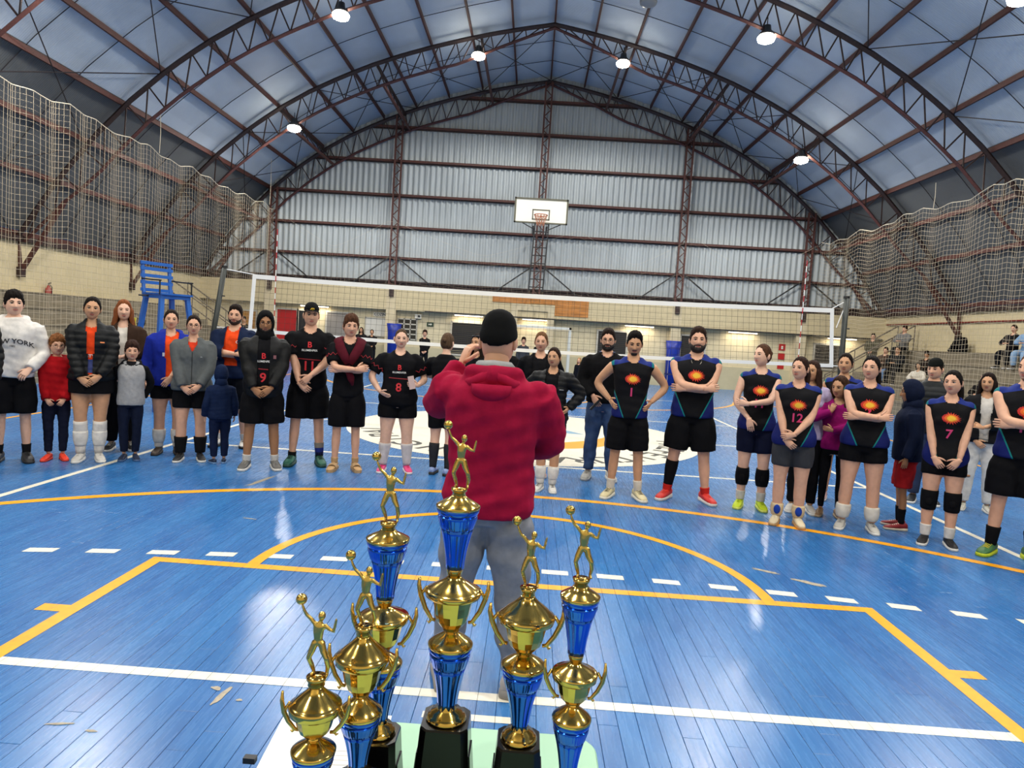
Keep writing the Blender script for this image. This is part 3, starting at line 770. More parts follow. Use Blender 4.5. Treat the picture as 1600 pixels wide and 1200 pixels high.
for s in (-1, 1):
    MB().tube([(s*.28, .3, 2.27), (s*.3, 0, 2.25), (s*.3, -.28, 2.24)], .014, 6).build('arm_rest', M_BLACK, rc)
    MB().tube([(s*.3, -.25, 2.0), (s*.3, -.25, 2.25)], .014, 6).build('arm_post', M_BLACK, rc)
MB().tube([(-.45, .1, 1.97), (.34, .1, 1.97)], .016, 6).build('cross_rod', M_BLACK, rc)

# basketball stand on the far wall
YBB = 20.8
bb = thing('basketball_hoop', 'white basketball backboard on a black lattice ladder frame', 'basketball hoop', (.08, YBB, 0))
M_BOARD = mat('white_backboard', '#f1efe2', .45); M_BLINE = mat('backboard_line', '#5d5c4c', .5)
MB().box(-.94, .96, -.02, .02, 5.83, 6.68).build('backboard', M_BOARD, bb)
m = MB()
for q in ((-.97,-.91,5.80,6.71),(.93,.99,5.80,6.71),(-.97,.99,6.65,6.71),(-.97,.99,5.80,5.85)): m.box(q[0], q[1], -.035, .03, q[2], q[3])
m.build('board_frame', M_BLINE, bb)
m = MB()
for q in ((-.31,-.27,5.93,6.31),(.29,.33,5.93,6.31),(-.31,.33,6.27,6.31),(-.31,.33,5.93,5.97)): m.box(q[0], q[1], -.026, -.02, q[2], q[3])
m.build('target_square', M_BLINE, bb)
M_RIM = mat('orange_rim', '#b25a30', .5)
t = np.linspace(0, 2*math.pi, 25)
rim = MB().tube(np.stack([.01+.24*np.cos(t), -.30+.24*np.sin(t), np.full(25, 6.06)], 1), .016, 6, cap=False).tube([(.01,-.02,6.06),(.01,-.08,6.06)], .04, 6).build('rim', M_RIM, bb)
m = MB()
for k in range(12):
    a, b = 2*math.pi*k/12, 2*math.pi*(k+1.0)/12
    for e in (0, 1):
        aa, bbb = (a, b) if e else (b, a); P = []
        for tt in np.linspace(0, 1, 5):
            q = aa+(bbb-aa)*tt; rr = .23-.11*tt
            P.append((.01+rr*math.cos(q), -.30+rr*math.sin(q), 6.05-.36*tt))
        m.tube(P, .007, 4, cap=False)
m.build('hoop_net', mat('rusty_hoop_net', '#c08466', .8), bb)
for s in (-.27, .25): MB().bar((s, .12, 3.35), (s+(.09 if s < 0 else .07), .06, 5.9), .045).build('ladder_rail', M_BLACK, bb)
for k in range(9):
    z = 3.5+k*.29; d = .08*(z-3.35)/2.55
    MB().bar((-.27+d, .1, z), (.25+d, .1, z), .035).build('rung', M_BLACK, bb)
for s in (-1, 1):
    MB().bar((s*.22+.05, .06, 5.58), (s*.75+.05, .02, 5.83), .03).build('board_brace', M_BLACK, bb)
    MB().bar((s*.25, .1, 3.4), (s*.25, WY-YBB-.25, 3.4), .06).build('bracket_arm', M_BLACK, bb)
    MB().bar((s*.25, .1, 5.7), (s*.25, WY-YBB-.25, 5.8), .06).build('bracket_arm', M_BLACK, bb)

# futsal goal
gl = thing('futsal_goal', 'white futsal goal with a net before the far wall', 'goal', (.05, 20.4, 0))
M_GOAL = mat('goal_white', '#c9ccc6', .4)
for s in (-1, 1):
    MB().box(s*1.37-.04, s*1.37+.04, -.04, .04, 0, 2.08).build('goal_post', M_GOAL, gl)
    MB().tube([(s*1.37, .04, 2.04), (s*1.37, .8, 1.95), (s*1.37, 1.05, .03)], .02, 6).build('back_stay', M_GOAL, gl)
MB().box(-1.41, 1.41, -.04, .04, 2.0, 2.08).build('crossbar', M_GOAL, gl)
MB().tube([(-1.37, 1.05, .03), (1.37, 1.05, .03)], .02, 6).build('ground_bar', M_GOAL, gl)
m = MB()
def gp(u, w): 
    return (u, .03+.77*min(1, w/.4)+.25*max(0, (w-.4)/.6), 2.04-.09*min(1, w/.4)-1.92*max(0, (w-.4)/.6))
for u in np.linspace(-1.36, 1.36, 24): m.tube([gp(u, w) for w in np.linspace(0, 1, 12)], .003, 3, cap=False)
for w in np.linspace(0, 1, 24): m.tube([gp(-1.36, w), gp(1.36, w)], .003, 3, cap=False)
o = m.build('goal_net', M_CORDT, gl); o['kind'] = 'stuff'

# ================================================================== PRIZE TABLE AND TROPHIES
TZ = .75
M_MINT = mat('mint_laminate', '#a2cdad', .5, var=.03); M_TLEG = mat('table_leg_steel', '#9a9d9c', .35, metal=.6)
tb = thing('prize_table', 'pale mint table with rounded corners under the trophies', 'table', (-.10, -3.42, 0))
def rrect(x0, x1, y0, y1, r, z):
    P = []
    for cx, cy, a0 in ((x1-r, y1-r, 0), (x0+r, y1-r, 90), (x0+r, y0+r, 180), (x1-r, y0+r, 270)):
        for a in np.linspace(a0, a0+90, 7): P.append((cx+r*math.cos(math.radians(a)), cy+r*math.sin(math.radians(a)), z))
    return P
MB().rings([rrect(-.345, .355, -.40, .41, .06, TZ-.028), rrect(-.35, .36, -.405, .415, .06, TZ-.024), rrect(-.35, .36, -.405, .415, .06, TZ-.004), rrect(-.346, .356, -.401, .411, .058, TZ)]).build('table_top', M_MINT, tb)
for sx in (-.29, .30):
    for sy in (-.34, .34): MB().tube([(sx, sy, 0), (sx, sy, TZ-.03)], .018, 10).build('leg', M_TLEG, tb, smooth=True)
for sy in (-.34, .34): MB().bar((-.29, sy, TZ-.06), (.30, sy, TZ-.06), .03).build('apron', M_TLEG, tb)
M_PAPER = mat('white_paper', '#eeebe2', .7)
pp = thing('paper_sheet', 'white printed sheet on the left of the prize table', 'paper', (-.325, -3.16, TZ+.001), math.radians(4))
MB().box(-.135, .115, -.24, .165, 0, .0012).build('sheet', M_PAPER, pp)
for k in range(7): MB().box(-.02, .085-.01*(k % 3), .02-k*.016, .022-k*.016, .0012, .0015).build('printed_line', mat('faint_ink', '#b9b5b2', .8), pp)
tag(MB().box(-.49, -.465, -3.205, -3.19, TZ+.002, TZ+.014).build('paper_clip', M_BLACK), 'small black clip on the edge of the white sheet', 'clip')

def gold_mat():
    m = mat('polished_gold', '#d6b25c', .13, metal=1); return m
M_GOLD = gold_mat()
M_GOLDD = mat('cast_gold', '#d0b060', .22, metal=1)
M_CHBLUE = mat('blue_chrome', '#0a60d8', .13, metal=.9, coat=.6)
M_PLINTH = mat('glossy_black_plinth', '#050506', .2, spec=.3)
# cast volleyball player, made once
def player_mesh():
    m = MB(); k = 1e-3
    def T(pts, rs): m.tube([V(p)*k for p in pts], [r*k if np.isscalar(r) else (r[0]*k, r[1]*k) for r in rs], 10)
    T([(1,0,52),(0,0,60),(0,-1,72),(1,-1,82),(2,0,87)], [(8,5.5),(7,5),(8.6,5.6),(9.5,5.4),(5,4)])
    T([(2,0,85),(4,0,95)], [3.2, 3]); m.ball(V([4.5,-.5,98])*k, (6*k, 6.5*k, 7.2*k))
    T([(-6,0,84),(-13,0,92),(-20,0,98),(-24,-1,106),(-27,-1,114)], [3.6, 3.3, 2.8, 2.6, 2.0])
    T([(9,0,83),(17,0,77),(24,-1,74),(26,-1,85),(28,-2,96)], [3.6, 3.3, 2.8, 2.6, 1.9])
    T([(-4,0,56),(-9,-1,42),(-13,-3,30),(-9,2,16),(-6,5,5)], [5.8, 5.6, 4.2, 4.0, 2.8])
    T([(5,0,56),(9,-1,42),(15,-4,31),(17,0,17),(15,3,5)], [5.8, 5.6, 4.2, 4.0, 2.8])
    T([(-6,7,3),(-9,-4,2.5)], [3, 2.4]); T([(15,5,3),(17,-6,2.5)], [3, 2.4])
    v, f, n = remeshed(m, .0016, 2); r = MB().add(v, f)
    return r.mesh('player', M_GOLDD, True)
PLAYER = player_mesh()
PBALL = MB().ball((-.0285, -.001, .1225), .0088, 16, 10).mesh('ball', M_GOLD, True)
FEETB = MB().lathe([(.012,-.016),(.0135,-.014),(.012,-.008),(.015,-.006),(.016,0),(.001,.001)], 20).mesh('figure_base', M_GOLD, True)
def column(t, z0, z1, rb, rt, name):
    """blue fluted column: collar with fine ribs above, wide flutes below"""
    h = z1-z0; rc = rb+(rt-rb)*.72
    m = MB(); pr = []
    for q in np.linspace(0, 1, 9):
        r = rb*(1.0+.0)+(rc*.86-rb)*q**1.6; pr.append((r, z0+h*.66*q, .055))
    m.lathe(pr, 64, flute=10); o = m.build(name, M_CHBLUE, t, smooth=True)
    m = MB()
    m.lathe([(rc*.86, z0+h*.655, .0), (rc*.90, z0+h*.67, .02), (rc*.97, z0+h*.74, .025), (rc*1.06, z0+h*.83, .025), (rc*1.09, z0+h*.86, .0), (rc*1.05, z0+h*.875, 0)], 96, flute=32); m.build('ribbed_collar', M_CHBLUE, t, smooth=True)
    m = MB(); m.lathe([(rc*1.05, z0+h*.873, 0), (rt*.96, z0+h*.93, 0), (rt*.985, z0+h*1.0, 0)], 48, flute=12); m.build('rim_band', M_CHBLUE, t, smooth=True)
def cone(t, z0, z1, r0, r1, name):
    h = z1-z0
    MB().lathe([(r0*.93, z0-.004), (r0, z0-.001), (r0*1.01, z0+.003), (r0*.95, z0+h*.22), (r0*.72, z0+h*.48), (r0*.45, z0+h*.75), (r1*1.15, z0+h*.93), (r1, z1)], 40).build(name, M_GOLD, t, smooth=True)
def trophy(lab, x, y, zp, blue_r, cone_z, cone_r, cup0, cup1, cup_r, lid_z, lid_r, top_z, upper=None, fz=0, ps=1.0, pl=.042):
    t = thing('trophy', lab, 'trophy', (x, y, TZ), 0, 'gold and blue volleyball trophies')
    Z = lambda z: z-TZ
    # plinth
    h = Z(zp); a = pl; c = a*.28
    def oct_(s, z, c=c): return [(s,-s+c,z),(s,s-c,z),(s-c,s,z),(-s+c,s,z),(-s,s-c,z),(-s,-s+c,z),(-s+c,-s,z),(s-c,-s,z)]
    MB().rings([oct_(a*1.16, .0), oct_(a*1.14, h*.3), oct_(a*1.0, h-.004), oct_(a*.97, h)]).build('plinth', M_PLINTH, t)
    for e in (-1, 1):
        MB().rings([[(e*a*1.06,-a*.75,0.001),(e*a*1.30,-a*.75,.001),(e*a*1.30,a*.75,.001),(e*a*1.06,a*.75,.001)], [(e*a*1.02,-a*.6,h*.62),(e*a*1.13,-a*.6,h*.62),(e*a*1.13,a*.6,h*.62),(e*a*1.02,a*.6,h*.62)]]).build('plinth_fin', M_PLINTH, t)
    # gold foot
    f0 = h; fr = pl*.86
    MB().lathe([(fr*.98, f0), (fr, f0+.004), (fr*.9, f0+.010), (fr*.8, f0+.012), (fr*.76, f0+.017), (fr*.5, f0+.021), (blue_r*1.05, f0+.024), (blue_r*.9, f0+.034)], 36).build('foot', M_GOLD, t, smooth=True)
    column(t, f0+.024, Z(cone_z), blue_r, cone_r, 'column')
    cone(t, Z(cone_z), Z(cup0)-.004, cone_r, .011*cone_r/.044, 'cone')
    c0, c1 = Z(cup0), Z(cup1); hc = c1-c0; rn = .011*cone_r/.044
    MB().lathe([(rn, c0-.008), (rn*1.5, c0-.002), (rn*1.1, c0+.003), (cup_r*.55, c0+hc*.10), (cup_r*.74, c0+hc*.26), (cup_r*.86, c0+hc*.5), (cup_r*.94, c0+hc*.78), (cup_r, c0+hc*.96), (cup_r*1.05, c1), (cup_r*1.05, c1+.002)], 16).build('cup', M_GOLD, t, smooth=False)
    lz = Z(lid_z); tz = Z(top_z)-.016*ps; hl = tz-lz
    MB().lathe([(cup_r*1.04, c1), (lid_r*.97, c1+(lz-c1)*.3), (lid_r, lz), (lid_r*.985, lz+.003), (lid_r*.9, lz+hl*.14), (lid_r*.86, lz+hl*.2), (lid_r*.68, lz+hl*.42), (lid_r*.44, lz+hl*.68), (lid_r*.27, lz+hl*.92), (lid_r*.25, tz)], 44).build('lid', M_GOLD, t, smooth=True)
    for e in (-1, 1):
        P = [(e*cup_r*.80, 0, c0+hc*.22), (e*cup_r*1.0, 0, c0+hc*.24), (e*cup_r*1.34, 0, c0+hc*.58), (e*cup_r*1.58, 0, c0+hc*.98), (e*cup_r*1.70, 0, c1+.018), (e*cup_r*1.68, 0, c1+.034)]
        s = cup_r/.042
        m = MB(); m.tube(P, [.0034*s, .0042*s, .0050*s, .0054*s, .0046*s, .0026*s], 8)
        m.tube([P[3], (e*cup_r*1.3, 0, c1+.016), (e*lid_r*.97, 0, c1+.010)], [.0038*s, .0032*s, .003*s], 8)
        m.tube([P[1], (e*cup_r*1.12, 0, c0+hc*.12), (e*cup_r*1.2, 0, c0+hc*.18)], [.003*s, .0026*s, .0016*s], 6)
        m.build('handle', M_GOLDD, t, smooth=True)
    ft = Z(top_z)
    if upper:
        ub, ur, dz, dr = upper      # bottom z, bottom radius, dome rim z, dome radius ; figure base at fz
        MB().lathe([(lid_r*.25, tz), (ur*.95, Z(ub)-.004), (ur*.9, Z(ub)+.002)], 24).build('neck', M_GOLD, t, smooth=True)
        column(t, Z(ub), Z(dz), ur, dr, 'upper_column')
        ft = Z(fz)
        cone(t, Z(dz), ft-.014*ps, dr, .013*ps, 'upper_cone')
    fb = link('figure_base', FEETB, t); fb.location = (0, 0, ft); fb.scale = (ps,)*3
    fg = link('figure', PLAYER, t); fg.location = (0, 0, ft); fg.scale = (ps,)*3
    bl = link('ball', PBALL, fg)
    return t
#        label                                              x     y     zp   blue  cone_z cr    cup0  cup1  cup_r lid_z lid_r top
trophy('tall two tier trophy in the middle of the prize table', -.068, -3.24, .905, .0185, 1.057, .0445, 1.09, 1.155, .0405, 1.165, .056, 1.212, (1.212,.0172,1.335,.043), 1.372, 1.0, .047)
trophy('single tier trophy with a wide cup, right of the tall middle one', .079, -3.25, .88, .0165, 1.03, .0440, 1.06, 1.117, .0425, 1.13, .0565, 1.188, None, 0, 1.06, .0425)
trophy('two tier trophy at the right end of the table', .169, -3.37, .865, .0145, .998, .0352, 1.028, 1.07, .0318, 1.082, .041, 1.118, (1.118,.0145,1.222,.0352), 1.256, .98, .036)
trophy('two tier trophy standing behind, left of the tall middle one', -.198, -3.265, .88, .0165, 1.02, .040, 1.05, 1.103, .037, 1.115, .0485, 1.152, (1.152,.0172,1.268,.0413), 1.302, 1.03, .040)
trophy('single tier trophy overlapping the taller one behind it on the left', -.208, -3.388, .865, .016, .99, .0393, 1.025, 1.078, .0355, 1.093, .048, 1.148, None, 0, 1.03, .038)
trophy('smallest single tier trophy at the left front of the table', -.2615, -3.48, .85, .0155, .972, .0364, .998, 1.036, .0328, 1.05, .0430, 1.10, None, 0, 1.04, .037)
# ================================================================== PEOPLE (built at 1.75 m, facing -Y, scaled by their Empty)
def skin_mat(k):
    c = {'pale': '#e0b399', 'fair': '#d5a386', 'tan': '#c4936f', 'brown': '#a3734e'}[k]
    return mat('skin_'+k, c, .5, var=.06, vscale=25, spec=.4)
def lip_mat(k): return mat('lips_'+k, {'pale': '#b2695e', 'fair': '#a65c50', 'tan': '#8f4a40', 'brown': '#6e3730'}[k], .45)
M_EYEW = mat('eye_white', '#c9c2bc', .3); M_IRIS = mat('eye_iris', '#1e130d', .2)
def sstep(x): x = np.clip(x, 0, 1); return x*x*(3-2*x)

# ---- head as a grid round the face, finer towards the front
NLAT, NLON = 40, 46
def head_grid(sex):
    th = np.linspace(-math.pi/2, math.pi/2, NLAT)
    t = np.linspace(-1, 1, NLON, endpoint=False); ph = math.pi*np.sign(t)*np.abs(t)**1.45
    TH, PH = np.meshgrid(th, ph, indexing='ij')
    dx = np.cos(TH)*np.sin(PH); dy = -np.cos(TH)*np.cos(PH); dz = np.sin(TH)
    x = .0755*np.sign(dx)*np.abs(dx)**.92; y = .095*dy; z = .119*dz
    fr = sstep((-dy-.0)/.6)
    # flatter face, jaw, occiput
    y = np.where(dy < 0, y*(1-.06*np.abs(dz)), y)
    jaw = sstep((-z-.02)/.10)
    jw = .10 if sex == 'f' else (.0 if sex == 'm' else .06)
    x = x*(1-jaw*jw)*(1+.10*np.exp(-((z+.075)/.03)**2)*fr)
    y = np.where(dy > 0, y*(1-.38*sstep((-z-.015)/.08)), y)
    y = y-fr*.016*sstep((-z-.05)/.05)*np.exp(-(x/.035)**2)
    nose_z = np.clip((.022-z)/.055, 0, 1); prof = np.where((z < .024) & (z > -.046), nose_z**1.1, 0)*sstep((z+.046)/.012)
    nw = .0095+.007*nose_z
    y = y-fr*.026*prof*np.exp(-(x/nw)**2)
    y = y+fr*.0085*np.exp(-((np.abs(x)-.031)/.014)**2-((z-.006)/.012)**2)
    y = y-fr*.004*np.exp(-((np.abs(x)-.028)/.02)**2-((z-.030)/.010)**2)
    y = y-fr*.0045*np.exp(-((np.abs(x)-.042)/.016)**2-((z+.022)/.016)**2)
    y = y-fr*.0055*np.exp(-(x/.021)**2-((z+.062)/.010)**2)
    y = y+fr*.003*np.exp(-(x/.02)**2-((z+.079)/.006)**2)
    P = np.stack([x, y, z], -1)
    return P, PH, np.stack([dx, dy, dz], -1)
HG = {k: head_grid(k) for k in 'mfc'}
def grid_faces():
    f = []
    for i in range(NLAT-1):
        for j in range(NLON): f.append((i*NLON+j, i*NLON+(j+1) % NLON, (i+1)*NLON+(j+1) % NLON, (i+1)*NLON+j))
    return f
GF = grid_faces()
def surf_y(P, x, z):
    q = P.reshape(-1, 3); fm = q[:, 1] < 0
    d = np.where(fm, (q[:, 0]-x)**2+(q[:, 2]-z)**2, 9); i = np.argsort(d)[:4]
    w = 1/(d[i]+1e-6); return float((q[i, 1]*w).sum()/w.sum())
def head_xf(s):
    """matrix head space -> body space"""
    yaw, pitch, tilt = s['head']; hs = s['hs']
    M = Matrix.Translation((0, s['lean']-.012, s['zh'])) @ Matrix.Rotation(math.radians(yaw), 4, 'Z') @ Matrix.Rotation(math.radians(pitch), 4, 'X') @ Matrix.Rotation(math.radians(tilt), 4, 'Y') @ Matrix.Diagonal((hs*s.get('fw', 1), hs, hs, 1))
    return np.array(M)
def hairline(PH, pts): return np.interp(np.abs(PH), [0, .55, .95, 1.3, 1.62, 2.1, math.pi], pts)
HL_SHORT = [.072, .065, .036, -.008, -.040, -.066, -.075]
HL_LOW = [.078, .068, .034, -.016, -.050, -.082, -.10]
HL_CAP = [.040, .040, .040, .038, .034, .026, .020]
def shell(s, T, hl, noise=.0015, top=0, inner=-.006, name='hair', mt=None, parent=None, band=.014, fn=None, spike=0):
    P, PH, D = HG[s['sex']]; z = P[..., 2]
    k = sstep((z-hl)/band) if fn is None else fn(P, PH)
    th = k*(T+top*sstep((z-.04)/.07))+(1-k)*inner
    g = np.random.default_rng(len(s['label'])*7)
    th = th+k*g.normal(0, noise, z.shape)
    if spike: th = th+k*spike*np.sin(PH*9+z*90)*.5
    Q = P+D*th[..., None]
    m = MB().add(Q.reshape(-1, 3), GF).xform(head_xf(s))
    return m.build(name, mt, parent, smooth=True)

# ---- torso tables
TZs = V([.80,.86,.93,1.0,1.08,1.18,1.28,1.36,1.405,1.435,1.46,1.485,1.515,1.56])
TAB = {'m': (V([.135,.158,.168,.160,.150,.158,.173,.182,.180,.158,.120,.084,.062,.057]), V([.098,.112,.117,.110,.104,.112,.122,.117,.102,.089,.077,.067,.059,.057])),
       'f': (V([.140,.172,.180,.160,.134,.140,.150,.160,.158,.136,.100,.069,.051,.047]), V([.104,.122,.126,.110,.098,.104,.114,.108,.095,.081,.068,.057,.050,.047])),
       'c': (V([.135,.150,.152,.146,.140,.142,.150,.152,.146,.126,.095,.069,.053,.050]), V([.098,.105,.108,.106,.104,.104,.106,.100,.091,.079,.066,.056,.051,.050]))}
TCY = V([0,0,0,-.002,-.002,-.004,-.006,0,.006,.011,.013,.013,.008,.0])
def torso_ring(s, z, infl, n=24):
    rx = np.interp(z, TZs, TAB[s['sex']][0]); ry = np.interp(z, TZs, TAB[s['sex']][1]); cy = np.interp(z, TZs, TCY)
    g = 1+(s['g']-1)*float(sstep((1.47-z)/.12)); rx = rx*g+infl; ry = ry*g+infl
    b = s['belly']*math.exp(-((z-1.06)/.11)**2); ry += b; cy -= b*.8; rx += b*.5
    a = np.linspace(0, 2*math.pi, n, endpoint=False); e = 2/2.35
    c, q = np.cos(a), np.sin(a)
    X = rx*np.sign(c)*np.abs(c)**e; Y = cy+ry*np.sign(q)*np.abs(q)**e
    Zb = s['zf'](z); return np.stack([X, Y+s['lean']*float(sstep((z-.9)/.5)), np.full(n, Zb)], 1)
def add_torso(m, s, z0, z1, infl, k=16, inflf=None):
    zs = np.linspace(z0, z1, k)
    m.rings([torso_ring(s, z, infl if inflf is None else inflf(z)) for z in zs])
    if s['sex'] == 'f' and z1 > 1.3 and z0 < 1.2:
        for e in (-1, 1): m.ball((e*.068*s['g'], -.070*s['g']-infl*.8+s['lean'], s['zf'](1.262)), (.060+infl*.4, .056, .062), 14, 10)
ARM_T = V([0, .12, .3, .5, .62, .80, 1.0]); ARM_R = V([.050, .051, .046, .039, .041, .034, .026])
def ik(a, c, l1, l2, pole):
    a, c = V(a, float), V(c, float); d = c-a; D = np.linalg.norm(d); D2 = min(D, (l1+l2)*.998); d = d/max(D, 1e-6); c = a+d*D2
    x = (l1*l1-l2*l2+D2*D2)/(2*D2); h = math.sqrt(max(0, l1*l1-x*x))
    p = V(pole, float); p = p-d*(p@d); p /= max(np.linalg.norm(p), 1e-6)
    return a+d*x+p*h, c
def limb(P, n):
    """smooth polyline through joints"""
    P = [V(p, float) for p in P]; out = []
    for i in range(len(P)-1):
        for t in np.linspace(0, 1, n, endpoint=False): out.append(P[i]+(P[i+1]-P[i])*t)
    out.append(P[-1]); out = V(out)
    for _ in range(2): out[1:-1] = out[1:-1]*.5+(out[:-2]+out[2:])*.25
    return out
def sub_path(P, t0, t1, k=10):
    L = np.concatenate([[0], np.cumsum(np.linalg.norm(np.diff(P, axis=0), axis=1))]); L /= L[-1]
    ts = np.linspace(t0, t1, k); return np.stack([np.interp(ts, L, P[:, i]) for i in range(3)], 1), ts
LEG_T = V([0, .12, .30, .44, .52, .58, .70, .86, 1.0]); LEG_R = V([.090, .086, .074, .059, .054, .052, .054, .042, .034])
def add_hand(m, wr, d, n, side, curl=.35, sc=1.0, mi=0, spread=1.0):
    d = V(d, float); d /= np.linalg.norm(d); n = V(n, float); n = n-d*(n@d); n /= np.linalg.norm(n); w = np.cross(n, d)*side
    k = sc; wr = V(wr, float)
    m.tube([wr-d*.015*k, wr+d*.015*k, wr+d*.05*k, wr+d*.085*k, wr+d*.095*k], [(.026*k,.020*k),(.029*k,.018*k),(.039*k,.016*k),(.040*k,.013*k),(.034*k,.009*k)], 10, ref=w, mi=mi)
    for off, ln in ((.0295, .066), (.0100, .076), (-.0098, .071), (-.0285, .055)):
        p = wr+d*.082*k+w*off*k; P = [p-d*.015*k, p]; a = curl*.5
        dd = d+w*off*1.2*spread
        for q, fr in enumerate((.42, .33, .25)):
            v = dd*math.cos(a)+n*math.sin(a); p = p+v/np.linalg.norm(v)*ln*fr*k; P.append(p); a += curl
        m.tube(P, [.0088*k, .0092*k, .0086*k, .0080*k, .0058*k], 6, mi=mi)
    p = wr+d*.018*k+w*.022*k; P = [p]; v = d*.62+w*.72+n*.25
    for fr in (.035, .030, .024): p = p+v/np.linalg.norm(v)*fr*k; P.append(p); v = v+d*.35-w*.25*curl+n*.2*curl
    m.tube(P, [.013*k, .0115*k, .010*k, .006*k], 6, mi=mi)

POSES = {   # wrist, elbow pole, hand direction, palm normal, finger curl   (side -1 = image left when facing us)
 'down':  lambda e: dict(w=(e*.235, -.03, .885), p=(e*.5, 1, 0), d=(0, -.12, -1), n=(-e, 0, 0), c=.35),
 'clasp': lambda e: dict(w=(e*.085, -.185, .905 if e < 0 else .93), p=(e, .35, -.1), d=(-e*.75, -.12, -.62), n=(-e*.2, 1, -.1), c=.45),
 'low':   lambda e: dict(w=(e*.10, -.17, .865), p=(e, .45, 0), d=(-e*.6, -.1, -.8), n=(-e*.2, 1, -.1), c=.5),
 'cross': lambda e: dict(w=(-e*.085, -.235 if e < 0 else -.185, 1.165 if e < 0 else 1.15), p=(e, -.15, -.75), d=(-e*1, .25, .12 if e < 0 else .02), n=(0, 1, -.1), c=.3),
 'hips':  lambda e: dict(w=(e*.205, -.02, 1.03), p=(e*1, .55, .1), d=(-e*.35, -.75, -.45), n=(-e*.9, .3, .2), c=.25),
 'back':  lambda e: dict(w=(e*.16, .12, .93), p=(e*1, .5, 0), d=(-e*.6, .3, -.6), n=(0, -1, 0), c=.4),
 'pocket': lambda e: dict(w=(e*.215, -.05, .97), p=(e*.7, .9, 0), d=(-e*.15, -.35, -.9), n=(-e, 0, 0), c=.4),
 'lap':   lambda e: dict(w=(e*.06, -.30, 1.02), p=(e, .3, -.3), d=(-e*.6, -.5, -.2), n=(0, .3, -1), c=.5),
}
def wrinkle(v, n, amp, k=1.0, seed=0):
    g = np.random.default_rng(seed); o = np.zeros(len(v))
    for i in range(5):
        w = g.normal(0, 1, 3)*V([22, 22, 34])*k; o += np.sin(v@w+g.uniform(0, 6))/5*1.8
    return v+n*(o*amp)[:, None]

